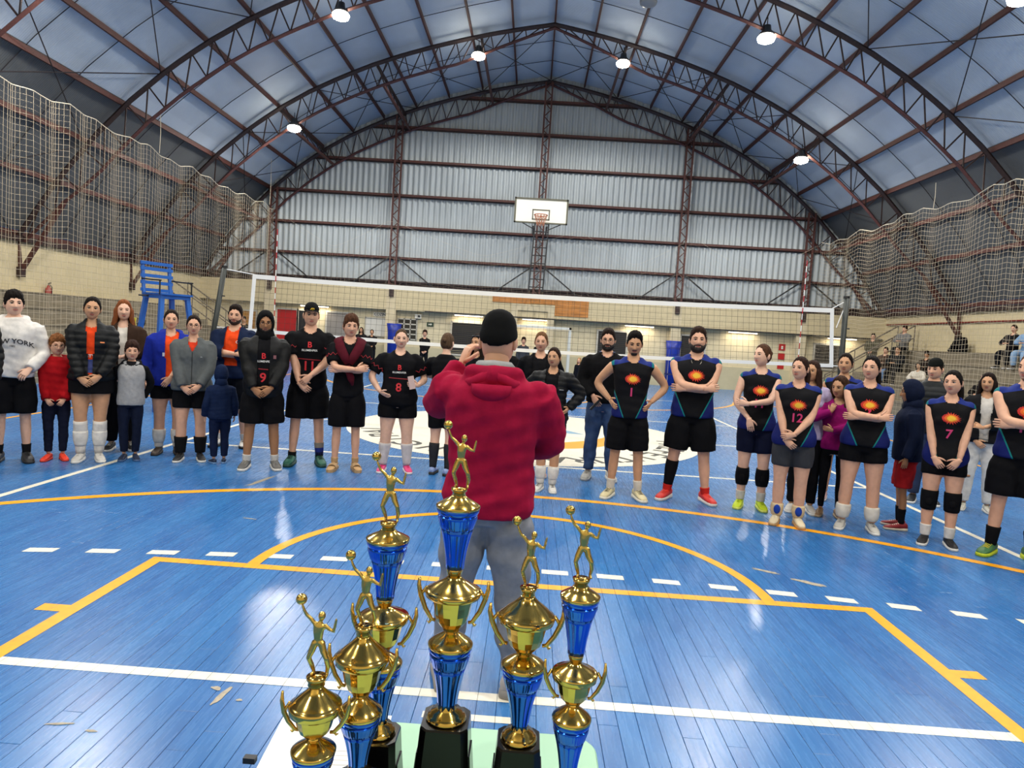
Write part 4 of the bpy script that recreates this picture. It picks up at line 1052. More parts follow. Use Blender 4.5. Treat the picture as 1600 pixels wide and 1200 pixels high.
def person(label, x, y, H, sex='m', g=1.0, belly=0, skin='fair', face=None, arms=('down', 'down'), head=(0, 0, 0), hair=None, beard=None, top=None, bottom=None,
           legs=(), shoes=None, st=.10, splay=12, hs=None, vox=.0155, sit=False, extras=(), z=0, under=None, glasses=False, eyes=True, cap=None, hood=None, lean=0, fw=1, group='people lined up on the court', jacket=None, knee=0):
    if face is None: a = math.atan2(.2-x, (y+3.4)); a *= .75
    else: a = math.radians(face)
    hs = hs or {'m': 1.0, 'f': .97, 'c': 1.12}[sex]
    sc = H/1.75
    root = thing('person', label, 'person', (x, y, z), a, group, sc)
    s = dict(label=label, sex=sex, g=g, belly=belly, head=head, hs=hs, lean=lean, fw=fw)
    ztop = 1.75; s['zh'] = ztop-.119*hs
    zb = 1.0 if hs < 1.02 else (1.75-.245*hs)/(1.75-.245)
    drop = 0.0
    if sit: drop = .43
    s['zf'] = lambda q: q*zb-drop
    s['zh'] -= drop
    zf = s['zf']; shx = {'m': .188, 'f': .168, 'c': .158}[sex]*(1+(g-1)*.5)
    lw = zb
    # ---- joints
    J = {}
    for e, nm in ((-1, 'L'), (1, 'R')):
        sh = V([e*shx, .006+lean, zf(1.405)])
        ps = arms[0 if e < 0 else 1]
        q = POSES[ps](e) if isinstance(ps, str) else dict(POSES['down'](e), **ps)
        w = V(q['w'], float); 
        if isinstance(ps, str): w[2] = zf(w[2]); w[0] *= 1+(g-1)*.6; w[1] -= (g-1)*.10+belly*.6
        l1, l2 = .288*lw, .255*lw
        el, wr = ik(sh, w, l1, l2, q['p'])
        J['arm'+nm] = limb([sh, el, wr], 7); J['hand'+nm] = (wr, q['d'], q['n'], e, q['c'])
        hip = V([e*.088*(1+(g-1)*.5), 0, zf(.885)])
        if sit:
            kn = V([e*(.10+st*.3), -.40, .47]); an = V([e*(.10+st*.3), -.36, .085])
        else:
            an = V([e*st, 0, .085]); kn, an = ik(hip, an, .40*lw+.0, .415*lw, (e*.12, -1, 0))
            if np.linalg.norm(hip-an) > 0: kn = (kn*.3+(hip*.515+an*.485)*.7) if knee == 0 else kn
        P = limb([hip, kn, an], 8)
        L = len(P); cal = np.exp(-((np.linspace(0, 1, L)-.70)/.12)**2)*.010; 
        if not sit: P[:, 1] += cal
        J['leg'+nm] = P; J['ank'+nm] = an
    gl = 1+(g-1)*.85; ga = 1+(g-1)*.75
    fat = {'m': 1.0, 'f': .98, 'c': .80}[sex]
    def arm_r(t): return np.interp(t, ARM_T, ARM_R)*ga*({'m': 1.05, 'f': .93, 'c': .82}[sex])
    def leg_r(t):
        r = np.interp(t, LEG_T, LEG_R); r = r*(1.08 if sex == 'f' else .97); k = np.clip((t-.2)/.8, 0, 1); return r*(gl*(1-k)+(1+(gl-1)*.7)*k)*(fat if sex == 'c' else 1)
    # ---- body, one continuous surface
    m = MB(); add_torso(m, s, .80, 1.52, -.006)
    for nm in 'LR':
        P, ts = sub_path(J['arm'+nm], 0, 1, 14); m.tube(P, list(arm_r(ts)), 12); m.ball(P[0]+V([(-.010 if nm == 'R' else .010), 0, -.014]), .050*ga*(1 if sex != 'c' else .85), 12, 8)
        P, ts = sub_path(J['leg'+nm], 0, 1, 16); m.tube(P, list(leg_r(ts)), 14)
    nr = {'m': .058, 'f': .047, 'c': .046}[sex]*(1+(g-1)*.5)
    m.tube([(0, .016+lean, zf(1.44)), (0, .010+lean, zf(1.50)), (0, .004+lean, s['zh']-.07*hs), (0, lean-.002, s['zh']-.03)], [nr*1.15, nr, nr*.97, nr*.9], 14)
    v, f, n = remeshed(m, vox, 3)
    body = MB().add(v, f)
    for nm in 'LR':
        wr, d, nn, e, c = J['hand'+nm]; add_hand(body, wr, d, nn, e, c, {'m': 1.0, 'f': .92, 'c': .82}[sex], 0)
    HP, PH, D = HG[sex]; MX = head_xf(s)
    hm = MB().add(HP.reshape(-1, 3), GF)
    for e in (-1, 1):     # ears
        hm.ball((e*.079, .010, -.008), (.010, .020, .033), 8, 8); hm.ball((e*.084, .004, -.006), (.007, .012, .022), 6, 6)
    if eyes:
        for e in (-1, 1):
            yy = surf_y(HP, e*.031, .005)
            hm.ball((e*.031, yy+.0030, .005), (.0150, .0066, .0068), 10, 6, 1); hm.ball((e*.031, yy-.0014, .0048), (.0074, .0036, .0070), 8, 6, 2)
            hm.tube([(e*.017, surf_y(HP, e*.017, .010)-.002, .009), (e*.031, yy-.0045, .0128), (e*.047, surf_y(HP, e*.047, .008)-.002, .007)], .0032, 5, mi=3)
            hm.tube([(e*.014, surf_y(HP, e*.014, .026)-.001, .024), (e*.030, surf_y(HP, e*.03, .030)-.002, .031), (e*.050, surf_y(HP, e*.05, .026)-.001, .025)], [.0040, .0048, .0026] if sex == 'm' else [.0030, .0036, .0018], 5, mi=3)
        for zz, r in ((-.0555, .0042), (-.0640, .0052)):
            hm.tube([(q, surf_y(HP, q, zz)-.0012+abs(q)*.06, zz+(.0 if abs(q) < .015 else .002*(1 if zz < -.06 else 0))) for q in (-.023, -.012, 0, .012, .023)], [.0015, r*.85, r, r*.85, .0015], 6, mi=4)
    hm.xform(MX)
    off = body.n; body.v += hm.v; body.n += hm.n; body.f += [tuple(i+off for i in q) for q in hm.f]; body.m += hm.m
    hcol = (hair or {}).get('c', '#2a1b12')
    M_H = mat('hair_'+hcol, hcol, .7, spec=.12, bump=.5, bscale=90, var=.35, vscale=60, stretch=(1, 1, .25))
    body.build('body', [skin_mat(skin), M_EYEW, M_IRIS, M_H, lip_mat(skin)], root, smooth=True)
    # ---- hair
    hp = lambda p: tuple((MX@V([*p, 1.0]))[:3])
    if hair:
        k = hair['s']
        if k in ('short', 'crop', 'curly', 'mop'):
            T, tp, no, sp = {'short': (.010, .018, .0018, .004), 'crop': (.006, .006, .001, 0), 'curly': (.014, .018, .006, .012), 'mop': (.013, .020, .0025, .006)}[k]
            hl = V(HL_SHORT); 
            if k in ('mop', 'curly'): hl = hl-V([.022, .020, .016, .01, 0, 0, 0])
            shell(s, T, hairline(PH, hl)+.004*np.sin(PH*11)+.003*np.sin(PH*23+1), no, tp, mt=M_H, parent=root, spike=sp, band=.032, inner=-.003)
        elif k in ('bun', 'pony', 'long', 'tied', 'bald'):
            shell(s, {'bun': .008, 'pony': .009, 'long': .013, 'tied': .010, 'bald': .002}[k], hairline(PH, HL_LOW)+.003*np.sin(PH*13), .0012, .004, mt=M_H, parent=root, spike=.002, band=.030, inner=-.003)
            if k == 'bun':
                MB().ball((0, .105, .035), (.030, .026, .030), 12, 8).xform(MX).build('hair_bun', M_H, root, smooth=True)
            if k == 'tied':
                MB().ball((0, .092, -.03), (.024, .026, .028), 10, 8).xform(MX).build('hair_knot', M_H, root, smooth=True)
            if k == 'pony':
                e = hair.get('side', 0)
                P = [(0, .088, .03), (e*.02, .125, .02), (e*.05, .13, -.05), (e*.07, .115, -.13), (e*.075, .10, -.20), (e*.07, .09, -.25)]
                MB().tube(P, [.018, .028, .034, .031, .022, .006], 10).xform(MX).build('ponytail', M_H, root, smooth=True)
            if k == 'long':
                ln = hair.get('len', .30); i = 0
                for an in np.linspace(68, 292, 13):
                    q = math.radians(an); cx, cy = math.sin(q), -math.cos(q); w = .022+.006*(i % 2); i += 1
                    P = [(cx*.066, cy*.080, .055), (cx*.080, cy*.094, .0), (cx*.082, cy*.095+.004, -.08), (cx*(.080+.02*abs(cx)), cy*.082+.010, -.16), (cx*.092, cy*.07+.012-.03*abs(cx), -.12-ln*.55), (cx*.092, cy*.062+.010-.05*abs(cx), -.10-ln)]
                    MB().tube(P, [.012, w, w, w, w*.9, .006], 8).xform(MX).build('hair_lock', M_H, root, smooth=True)
    if beard:
        bc, T, full = beard
        MBD = mat('beard_'+bc, bc, .7, bump=.5, bscale=120, var=.3, vscale=80)
        def fn(P, PH):
            X, Y, Z = P[..., 0], P[..., 1], P[..., 2]; r = np.abs(PH)
            if full:
                low = np.interp(r, [0, .4, .8, 1.3, 1.6], [-.074, -.066, -.045, -.03, .0])
                k = sstep((low-Z)/.008)*sstep((1.62-r)/.15)*sstep((Z+.135)/.01)
            else: k = sstep((-.078-Z)/.006)*sstep((.036-np.abs(X))/.010)*(Y < 0)
            mus = np.exp(-((Z+.0475)/.0055)**4)*sstep((.034-np.abs(X))/.01)*(Y < 0)
            if full: mus = np.maximum(mus, sstep((np.abs(X)-.026)/.006)*sstep((.046-np.abs(X))/.008)*(Z < -.045)*(Z > -.09)*(Y < 0))
            return np.maximum(k, mus*.7)
        shell(s, T, 0, .001, 0, -.006, 'beard', MBD, root, fn=fn)
    if glasses:
        m = MB(); t = np.linspace(0, 2*math.pi, 17)
        for e in (-1, 1):
            m.tube(np.stack([e*.033+.023*np.cos(t), np.full(17, -.102)+.012*np.abs(np.cos(t))*0, .003+.017*np.sin(t)], 1), .0017, 5, cap=False)
            m.tube([(e*.056, -.100, .006), (e*.078, -.05, .006), (e*.083, .005, .0)], .0016, 5)
        m.tube([(-.010, -.103, .006), (.010, -.103, .006)], .0016, 5); m.xform(MX); m.build('glasses', M_BLACK, root)
    if cap:
        cc = cloth(cap['c']); back = cap.get('back', False)
        def fn(P, PH):
            Z = P[..., 2]; hl = np.full(Z.shape, cap.get('z', .046))+cap.get('sl', .010)*np.cos(PH)*(-1 if back else 1); return sstep((Z-hl)/.006)
        shell(s, .013, 0, .0004, cap.get('tall', .014), -.01, 'cap', cc, root, fn=fn)
        if cap.get('brim', True):
            sg = 1 if back else -1; m = MB(); A = np.linspace(-1.05, 1.05, 13)
            rows = []
            for rr in (0, .5, 1.0):
                rows.append([(math.sin(q)*(.085+.004*rr), sg*(math.cos(q)*(.098+.070*rr*max(0, math.cos(q*1.25)))), .060-.010*rr-.018*abs(math.sin(q))**2) for q in A])
            vv = [p for r in rows for p in r]; n0 = len(vv); vv2 = vv+[(p[0], p[1], p[2]-.004) for p in vv]
            ff = []
            for i in range(2):
                for j in range(12):
                    a_ = i*13+j; ff.append((a_, a_+1, a_+14, a_+13)); ff.append((n0+a_, n0+a_+13, n0+a_+14, n0+a_+1))
            for j in range(12): ff.append((26+j, 27+j, n0+27+j, n0+26+j))
            m.add(vv2, ff).xform(MX).build('cap_brim', cc, root, smooth=True)
        if cap.get('logo'):
            m = MB(); m.tube([(-.018, -.118, .062), (-.006, -.122, .078), (.014, -.121, .076), (.016, -.119, .066)], .006, 6); m.tube([(.0, -.121, .075), (.002, -.118, .058)], .005, 6); m.xform(MX).build('cap_logo', mat('cap_'+cap['logo'], cap['logo'], .6), root)
    if hood:
        hc = cloth(hood)
        def fn(P, PH):
            X, Z = P[..., 0], P[..., 2]; face_ = ((X/.064)**2+((Z+.022)/.098)**2 < 1)&(np.abs(PH) < 1.5)
            return np.where(face_, 0.0, 1.0)
        shell(s, .022, 0, .0006, .006, -.012, 'hood', hc, root, fn=fn)
        m = MB(); m.tube([(0, .02+lean, s['zh']-.07), (0, .018+lean, s['zh']-.115), (0, .01+lean, zf(1.43))], [(.086, .094), (.098, .100), (.13, .105)], 18)
        m.build('hood_collar', hc, root, smooth=True)
    # ---- clothes
    def arm_sleeve(m, t1, infl, flare=0, t0=0.0):
        for nm in 'LR':
            P, ts = sub_path(J['arm'+nm], t0, t1, 12)
            m.tube(P, list(arm_r(ts)+infl+flare*np.linspace(0, 1, 12)), 14)
            m.ball(P[0]+V([(-.012 if nm == 'R' else .012), 0, -.014]), .050*ga*(1 if sex != 'c' else .85)+infl*.75, 12, 8)
    garments = {}
    def make_top(t, name, parent=root):
        m = MB(); inf = t.get('i', .016); z0 = t.get('z0', .88); z1 = t.get('z1', 1.497)
        fl = t.get('hem', .0)
        add_torso(m, s, z0, z1, inf, 18, lambda q: inf+fl*float(sstep((1.0-q)/.15)))
        sl = t.get('sl', 'none')
        if sl == 'short': arm_sleeve(m, .42, inf+.004, .012)
        elif sl == 'long': arm_sleeve(m, .985, inf*.9+.003, 0)
        elif sl == 'cap':
            for nm in 'LR':
                P, ts = sub_path(J['arm'+nm], 0, .05, 3); m.ball(P[0]+V([(-1 if nm == 'R' else 1)*.022, 0, -.008]), .052*ga+inf*.9, 12, 8)
        if t.get('collar'):
            m.tube([(0, .012+lean, zf(1.45)), (0, .010+lean, zf(1.50)), (0, .006+lean, zf(1.50)+t['collar'])], [(nr*1.6, nr*1.6), (nr*1.38, nr*1.4), (nr*1.45, nr*1.5)], 16)
        if t.get('hoodn'):      # hood lying on the shoulders
            m.tube([(-.115, -.02+lean, zf(1.455)), (-.10, .055+lean, zf(1.485)), (0, .105+lean, zf(1.485)), (.10, .055+lean, zf(1.485)), (.115, -.02+lean, zf(1.455))], [(.030, .022), (.040, .034), (.052, .046), (.040, .034), (.030, .022)], 12)
            m.tube([(-.115, -.02+lean, zf(1.455)), (-.06, -.075+lean, zf(1.435)), (0, -.092+lean, zf(1.42)), (.06, -.075+lean, zf(1.435)), (.115, -.02+lean, zf(1.455))], [.028, .024, .018, .024, .028], 10)
        v, f, n = remeshed(m, t.get('vox', vox*.92), 2)
        if t.get('puff'):
            q = np.abs(np.sin(math.pi*(v[:, 2]+.25*v[:, 0]**2)/(.068*zb))); v = v+n*(.011*np.sqrt(q)-.006)[:, None]
        v = wrinkle(v, n, t.get('w', .0035), 1.0, len(label))
        mt = t['m'] if 'm' in t else cloth(t['c'])
        nk = t.get('nk', 0 if (t.get('collar') is not None or t.get('hoodn') or hood) else .066)
        if nk:
            c = V([v[list(q)].mean(0) for q in f]); kill = ((c[:, 0]/(nk*1.05))**2+((c[:, 2]-zf(1.497))/(nk*.95))**2 < 1) & (c[:, 1] < .0+lean)
            f = [q for q, k in zip(f, kill) if not k]
        if t.get('open') is not None:      # unzipped front
            w0, w1, zlow = t['open']; c = V([v[list(q)].mean(0) for q in f]); zz = c[:, 2]/zb if not sit else (c[:, 2]+drop)/zb
            half = np.interp(zz, [zlow, 1.42], [w0, w1]); kill = (c[:, 1] < -.02+lean) & (np.abs(c[:, 0]-t.get('ox', 0)) < half) & (zz > zlow)
            f = [q for q, k in zip(f, kill) if not k]
        o = MB().add(v, f).build(name, mt, root, smooth=True)
        garments[name] = (v, f); return o
    if under: make_top(dict(under, i=under.get('i', .010)), under.get('name', 'shirt'))
    if top: make_top(top, top.get('name', 'shirt'))
    if bottom:
        b = bottom; m = MB(); inf = b.get('i', .014)
        if b['k'] in ('shorts', 'pants', 'tight'):
            add_torso(m, s, .80, b.get('zt', .98), b.get('hi', .005), 8)
            for nm in 'LR':
                P, ts = sub_path(J['leg'+nm], 0, b.get('t', .42), 14)
                m.tube(P, list(leg_r(ts)+inf*np.clip(.15+ts/.16, 0, 1)+b.get('fl', .012)*np.linspace(0, 1, 14)), 16)
        else:
            add_torso(m, s, .80, 1.02, inf, 8)
            zl = b.get('z', .68); m.tube([(0, 0, zf(.95)), (0, 0, zf(.85)), (0, 0, zf(zl))], [(.175*g+inf, .120*g+inf), (.185*g+inf, .128*g+inf), (.19*g+inf+b.get('fl', 0), .135*g+inf)], 24)
        v, f, n = remeshed(m, b.get('vox', vox*.92), 2); v = wrinkle(v, n, b.get('w', .0035), .9, len(label)+3)
        o = MB().add(v, f).build(b.get('n', {'shorts': 'shorts', 'pants': 'trousers', 'tight': 'tight_shorts', 'skirt': 'skirt'}[b['k']]), b['m'] if 'm' in b else cloth(b['c']), root, smooth=True)
    # socks, pads: (name, t0, t1, extra thickness, colour, which)
    for (nm_, t0, t1, ex, col, wh) in legs:
        for nm in wh:
            P, ts = sub_path(J['leg'+nm], t0, t1, 10)
            bul = ex*np.sin(np.linspace(.25, math.pi-.25, 10))**.5 if 'pad' in nm_ else np.full(10, ex)
            m = MB(); m.tube(P, list(leg_r(ts)*1.0+.001+bul), 14); m.build(nm_, cloth(col), root, smooth=True)
            if nm_ == 'knee_pad':
                c = P[5]+V([0, -float(leg_r(ts[5]))-ex*.6, 0]); MB().ball(c, (.034, .014, .045), 10, 8).build('pad_cushion', cloth(col), root, smooth=True)
    # ---- shoes
    if shoes:
        for nm, e in (('L', -1), ('R', 1)):
            an = J['ank'+nm]; sy = math.radians(e*splay); k = {'m': 1.05, 'f': .95, 'c': .92}[sex]*shoes.get('k', 1)
            M = np.array(Matrix.Translation((an[0], an[1], 0)) @ Matrix.Rotation(sy, 4, 'Z'))
            ysx = V([.078, .066, .03, -.02, -.08, -.14, -.185, -.200])*k; hw = V([.022, .034, .038, .040, .046, .047, .036, .016])*k
            tp = V([.080, .098, .100, .096, .074, .058, .046, .034])*k*shoes.get('h', 1); bt = .020*k
            a_ = np.linspace(0, 2*math.pi, 14, endpoint=False)
            if shoes.get('slide'):
                so = MB().rings([[(hw[i]*1.08*c_, ysx[i], .0 if q_ < 0 else .032) for c_, q_ in zip(np.cos(a_), np.sin(a_))] for i in range(8)]).xform(M).build('sandal', mat('slide_'+shoes['c'], shoes['c'], .6), root)
                MB().rings([[(hw[4]*1.12*math.cos(q), yy*k, .03+.052*math.sin(q)*hh) for q in np.linspace(0, math.pi, 12)]+[(hw[4]*.98*math.cos(q), yy*k, .03+.044*math.sin(q)*hh) for q in np.linspace(math.pi, 0, 12)] for yy, hh in ((-.03, 1.15), (-.06, 1.1), (-.105, .92))]).xform(M).build('strap', mat('slide_'+shoes['c'], shoes['c'], .6), so)
                MB().rings([[(hw[i]*.88*c_, ysx[i]*.96, (.034+tp[i]*.8)/2+(tp[i]*.8-.034)/2*q_) for c_, q_ in zip(np.cos(a_), np.sin(a_))] for i in range(8)]).xform(M).build('sock_foot', cloth(shoes.get('sock', '#c9a585')), root, smooth=True)
                continue
            rr = []
            for i in range(8):
                rr.append([(hw[i]*np.sign(c_)*abs(c_)**.85, ysx[i], (tp[i]+bt)/2+(tp[i]-bt)/2*q_) for c_, q_ in zip(np.cos(a_), np.sin(a_))])
            sh = MB().rings(rr).xform(M).build('shoe', mat('shoe_'+shoes['c'], shoes['c'], .55, var=.1), root, smooth=True)
            rr = [[(hw[i]*1.09*np.sign(c_)*abs(c_)**.7, ysx[i]*1.02, .015*k+(.0145+(.008 if i < 3 else 0))*k*(1 if q_ > .3 else (-1.03 if q_ < -.3 else 0))) for c_, q_ in zip(np.cos(a_), np.sin(a_))] for i in range(8)]
            MB().rings(rr).xform(M).build('sole', mat('sole_'+shoes.get('s', '#e2e0da'), shoes.get('s', '#e2e0da'), .6), sh, smooth=True)
            if shoes.get('l'):
                m = MB()
                for q in range(4):
                    yq = -.035-.022*q; zq = np.interp(-yq, [.02, .08, .14], [.098, .076, .060])*k*shoes.get('h', 1)
                    m.tube([(-.024*k, yq*k, zq-.008), (0, yq*k, zq+.002), (.024*k, yq*k, zq-.008)], .004, 5)
                m.xform(M).build('laces', mat('lace_'+shoes['l'], shoes['l'], .7), sh)
    # ---- prints and extras
    bv = {}
    def tree(nm):
        if nm not in bv: bv[nm] = BVHTree.FromPolygons([tuple(q) for q in garments[nm][0]], garments[nm][1])
        return bv[nm]
    def project(v2, gname, off=.004, back=False):
        t = tree(gname); out = []
        last = -.15
        for (px, pz) in v2:
            h = t.ray_cast(Vector((px, -1 if not back else 1, pz)), Vector((0, 1 if not back else -1, 0)))
            if h[0] is not None: last = h[0].y
            out.append((px, last-off if not back else last+off, pz))
        return V(out)
    for ex in extras:
        if ex[0] == 'text':
            _, gname, txt, px, pz, size, col, nm = ex[:8]
            v, f = text_data(txt, size, size*.02); 
            if len(ex) > 8: v[:, 1] += -ex[8]*(v[:, 0]**2)/max(size, .01)
            MB().add(project([(px+q[0], zf(pz)+q[1]) for q in v], gname, .005), f).build(nm, mat('print_'+col, col, .6), root)
        elif ex[0] == 'flame':
            _, gname, px, pz, sz = ex
            for kk, (rs, cc, amp, off, dx) in enumerate(((1.0, '#c8261e', .30, .0045, 0), (.78, '#ee6a1c', .34, .0065, .10), (.52, '#f6c234', .36, .0085, .22))):
                n = 44; pts = []; g_ = np.random.default_rng(4+kk)
                for i in range(n):
                    q = 2*math.pi*i/n; sp = (amp if math.cos(q) > -.35 else .06)*(1 if i % 2 else -.35)*(1+.4*g_.uniform(-1, 1))
                    r = sz*rs*(1+sp); pts.append((px+sz*dx*.5+r*math.cos(q)*1.22, zf(pz)+r*math.sin(q)*.80))
                c0 = (px+sz*dx*.5, zf(pz)); P = project([c0]+pts, gname, off)
                MB().add(P, [(0, i+1, (i+1) % n+1) for i in range(n)]).build('flame_emblem', mat('print_'+cc, cc, .6), root)
        elif ex[0] == 'strip':      # flat strip through (x,z) points
            _, gname, pts, w, col, nm = ex
            P0 = V([(a_, zf(b_)) for a_, b_ in pts]); k = 14; L = np.linspace(0, len(P0)-1, k*(len(P0)-1)+1)
            C = np.stack([np.interp(L, range(len(P0)), P0[:, i]) for i in range(2)], 1); T = np.gradient(C, axis=0); T /= np.linalg.norm(T, axis=1)[:, None]; Nn = np.stack([-T[:, 1], T[:, 0]], 1)
            A = project(C+Nn*w/2, gname); B = project(C-Nn*w/2, gname); n = len(A)
            MB().add(np.concatenate([A, B]), [(i, i+1, n+i+1, n+i) for i in range(n-1)]).build(nm, mat('print_'+col, col, .6), root)
        elif ex[0] == 'patch':
            _, gname, px, pz, w, h, col, nm = ex; k = 6
            gx, gz = np.meshgrid(np.linspace(-w/2, w/2, k), np.linspace(-h/2, h/2, k)); P = project(np.stack([px+gx.ravel(), zf(pz)+gz.ravel()], 1), gname)
            MB().add(P, [(i*k+j, i*k+j+1, i*k+k+j+1, i*k+k+j) for i in range(k-1) for j in range(k-1)]).build(nm, mat('print_'+col, col, .6), root)
        elif ex[0] == 'fn': ex[1](root, J, s, garments, zf)
    return root
# ================================================================== WHO STANDS WHERE
def jersey_mat(g):
    m, nt, b = new_mat('black_blue_jersey'); N = nt.nodes; L = nt.links
    tc = N.new('ShaderNodeTexCoord'); sp = N.new('ShaderNodeSeparateXYZ'); L.new(tc.outputs['Object'], sp.inputs[0])
    def M(op, a, b_=None, c=None):
        n = N.new('ShaderNodeMath'); n.operation = op
        for i, q in enumerate((a, b_, c)):
            if q is None: continue
            if isinstance(q, (int, float)): n.inputs[i].default_value = q
            else: L.new(q, n.inputs[i])
        return n.outputs[0]
    ax = M('DIVIDE', M('ABSOLUTE', sp.outputs[0]), g); z = sp.outputs[2]
    edge = M('MULTIPLY_ADD', z, .40, .055-.40*.86)
    d = M('SUBTRACT', ax, edge)
    side = M('MULTIPLY', M('GREATER_THAN', d, 0), M('LESS_THAN', z, 1.24))
    pipe = M('MULTIPLY', M('MULTIPLY', M('GREATER_THAN', d, 0), M('LESS_THAN', d, .011)), M('LESS_THAN', z, 1.24))
    yoke = M('GREATER_THAN', M('MULTIPLY_ADD', ax, .30, z), 1.458)
    tip = M('MULTIPLY', yoke, M('GREATER_THAN', ax, .188))
    def mix(f, a, c):
        n = N.new('ShaderNodeMixRGB'); L.new(f, n.inputs[0])
        if isinstance(a, tuple): n.inputs[1].default_value = (*a, 1)
        else: L.new(a, n.inputs[1])
        n.inputs[2].default_value = (*c, 1); return n.outputs[0]
    c = mix(side, lin('#0c0c10'), lin('#161f5e')); c = mix(pipe, c, lin('#157a78')); c = mix(yoke, c, lin('#1c2c74')); c = mix(tip, c, lin('#147076'))
    L.new(c, b.inputs['Base Color']); b.inputs['Roughness'].default_value = .75; b.inputs['Specular IOR Level'].default_value = .15
    n = N.new('ShaderNodeTexNoise'); n.inputs['Scale'].default_value = 14; L.new(tc.outputs['Object'], n.inputs['Vector'])
    bp = N.new('ShaderNodeBump'); bp.inputs['Strength'].default_value = .2; bp.inputs['Distance'].default_value = .02; L.new(n.outputs['Fac'], bp.inputs['Height']); L.new(bp.outputs[0], b.inputs['Normal'])
    return m
BLK = '#101013'
WORD = 'BLUMENPER'
def flame_top(g, z0=.86, hem=.008): return dict(m=jersey_mat(g), i=.016, z0=z0, hem=hem, name='jersey', sl='cap')
def flame_x(num, pz=1.27, dx=0, nz=1.13, col='#c9336a'): 
    r = [('flame', 'jersey', dx, pz, .058)]
    if num: r.append(('text', 'jersey', num, dx, nz, .125, col, 'number_print'))
    return r
def black_x(num, g='jersey', pz=1.30, nz=1.06, line=True):
    r = [('text', g, 'B', 0, pz, .085, '#d2242c', 'letter_print'), ('text', g, WORD, 0, pz-.058, .030, '#dcdcd8', 'wordmark_print')]
    if num: r.append(('text', g, num, 0, nz, .14, '#c01e28', 'number_print'))
    if line: r.append(('strip', g, [(-.12, 1.165), (0, 1.16), (.12, 1.155)], .010, '#8a1620', 'chest_stripe'))
    return r
def sleeve_zig(root, J, s, gm, zf):
    for nm, e in (('L', -1), ('R', 1)):
        P, ts = sub_path(J['arm'+nm], .22, .34, 2); c = (P[0]+P[1])/2; t = P[1]-P[0]; t /= np.linalg.norm(t)
        o = V([0, -1, 0]); o = o-t*(o@t); o /= np.linalg.norm(o); w = np.cross(t, o); r = .080*(1+(s['g']-1)*.8)
        pts = []
        for k, q in enumerate(np.linspace(-1.3, 1.3, 9)): pts.append(c+(o*math.cos(q)+w*math.sin(q))*r+t*(.016 if k % 2 else -.016))
        MB().tube(pts, .0045, 5).build('sleeve_zigzag', mat('print_#a01c26', '#a01c26', .6), root)
def blacktop(**k): return dict(c=BLK, i=.015, z0=.84, sl='short', name='jersey', **k)
def held(mb, name, mt, root, lab, cat):      # a thing in someone's hand: top-level, placed with its holder's transform
    M = Matrix.Translation(root.location) @ Matrix.Rotation(root.rotation_euler.z, 4, 'Z') @ Matrix.Diagonal((*root.scale, 1))
    return tag(mb.xform(M).build(name, mt), lab, cat)
F = 'people lined up on the court'

# ---- foreground man seen from behind
person('man in a crimson hoodie and black cap seen from behind', -.10, -1.42, 1.765, 'm', 1.07, .0, 'fair', face=176, st=.165, splay=14,
       arms=(dict(w=(-.10, -.30, 1.10), p=(-1, .25, -.6), d=(.6, -.7, .1), n=(0, .3, -1), c=.5), dict(w=(.215, -.31, 1.50), p=(.5, -.75, -.55), d=(-.35, -.22, 1.0), n=(-.7, -.5, .0), c=.75)),
       head=(-3, 4, 0), top=dict(c='#9c1438', i=.034, z0=.845,  sl='long', hoodn=True, w=.006, name='hoodie', vox=.011, hem=.006), bottom=dict(k='pants', c='#868991', i=.030, t=.97, fl=-.006, zt=.93, w=.007, vox=.011), eyes=True,
       shoes=dict(c='#b9b2b0', s='#8f8b88', k=1.05), cap=dict(c='#0d0e0f', tall=.014, z=.012, sl=.042), vox=.013, group=F,
       extras=[('fn', lambda root, J, s, gm, zf: (
           MB().tube([(-.075, .0, zf(1.50)), (-.066, .066, zf(1.518)), (0, .098, zf(1.520)), (.066, .066, zf(1.518)), (.075, .0, zf(1.50))], [.020, .024, .028, .024, .020], 12).build('hood_lining', cloth('#9c9d9e'), root, smooth=True),
           MB().tube([(0, .125, zf(1.49)), (-.09, .105, zf(1.44)), (-.13, .05, zf(1.44))], [.026, .028, .02], 10).build('hood_fold', cloth('#9c1438'), root, smooth=True),
           MB().tube([(0, .125, zf(1.49)), (.09, .105, zf(1.44)), (.13, .05, zf(1.44))], [.026, .028, .02], 10).build('hood_fold', cloth('#9c1438'), root, smooth=True),
           MB().tube([(0, .14, zf(1.44)), (0, .145, zf(1.40)), (0, .135, zf(1.36))], [(.09, .03), (.085, .03), (.03, .012)], 14, ref=(1, 0, 0)).build('hood_fold', cloth('#9c1438'), root, smooth=True)))])

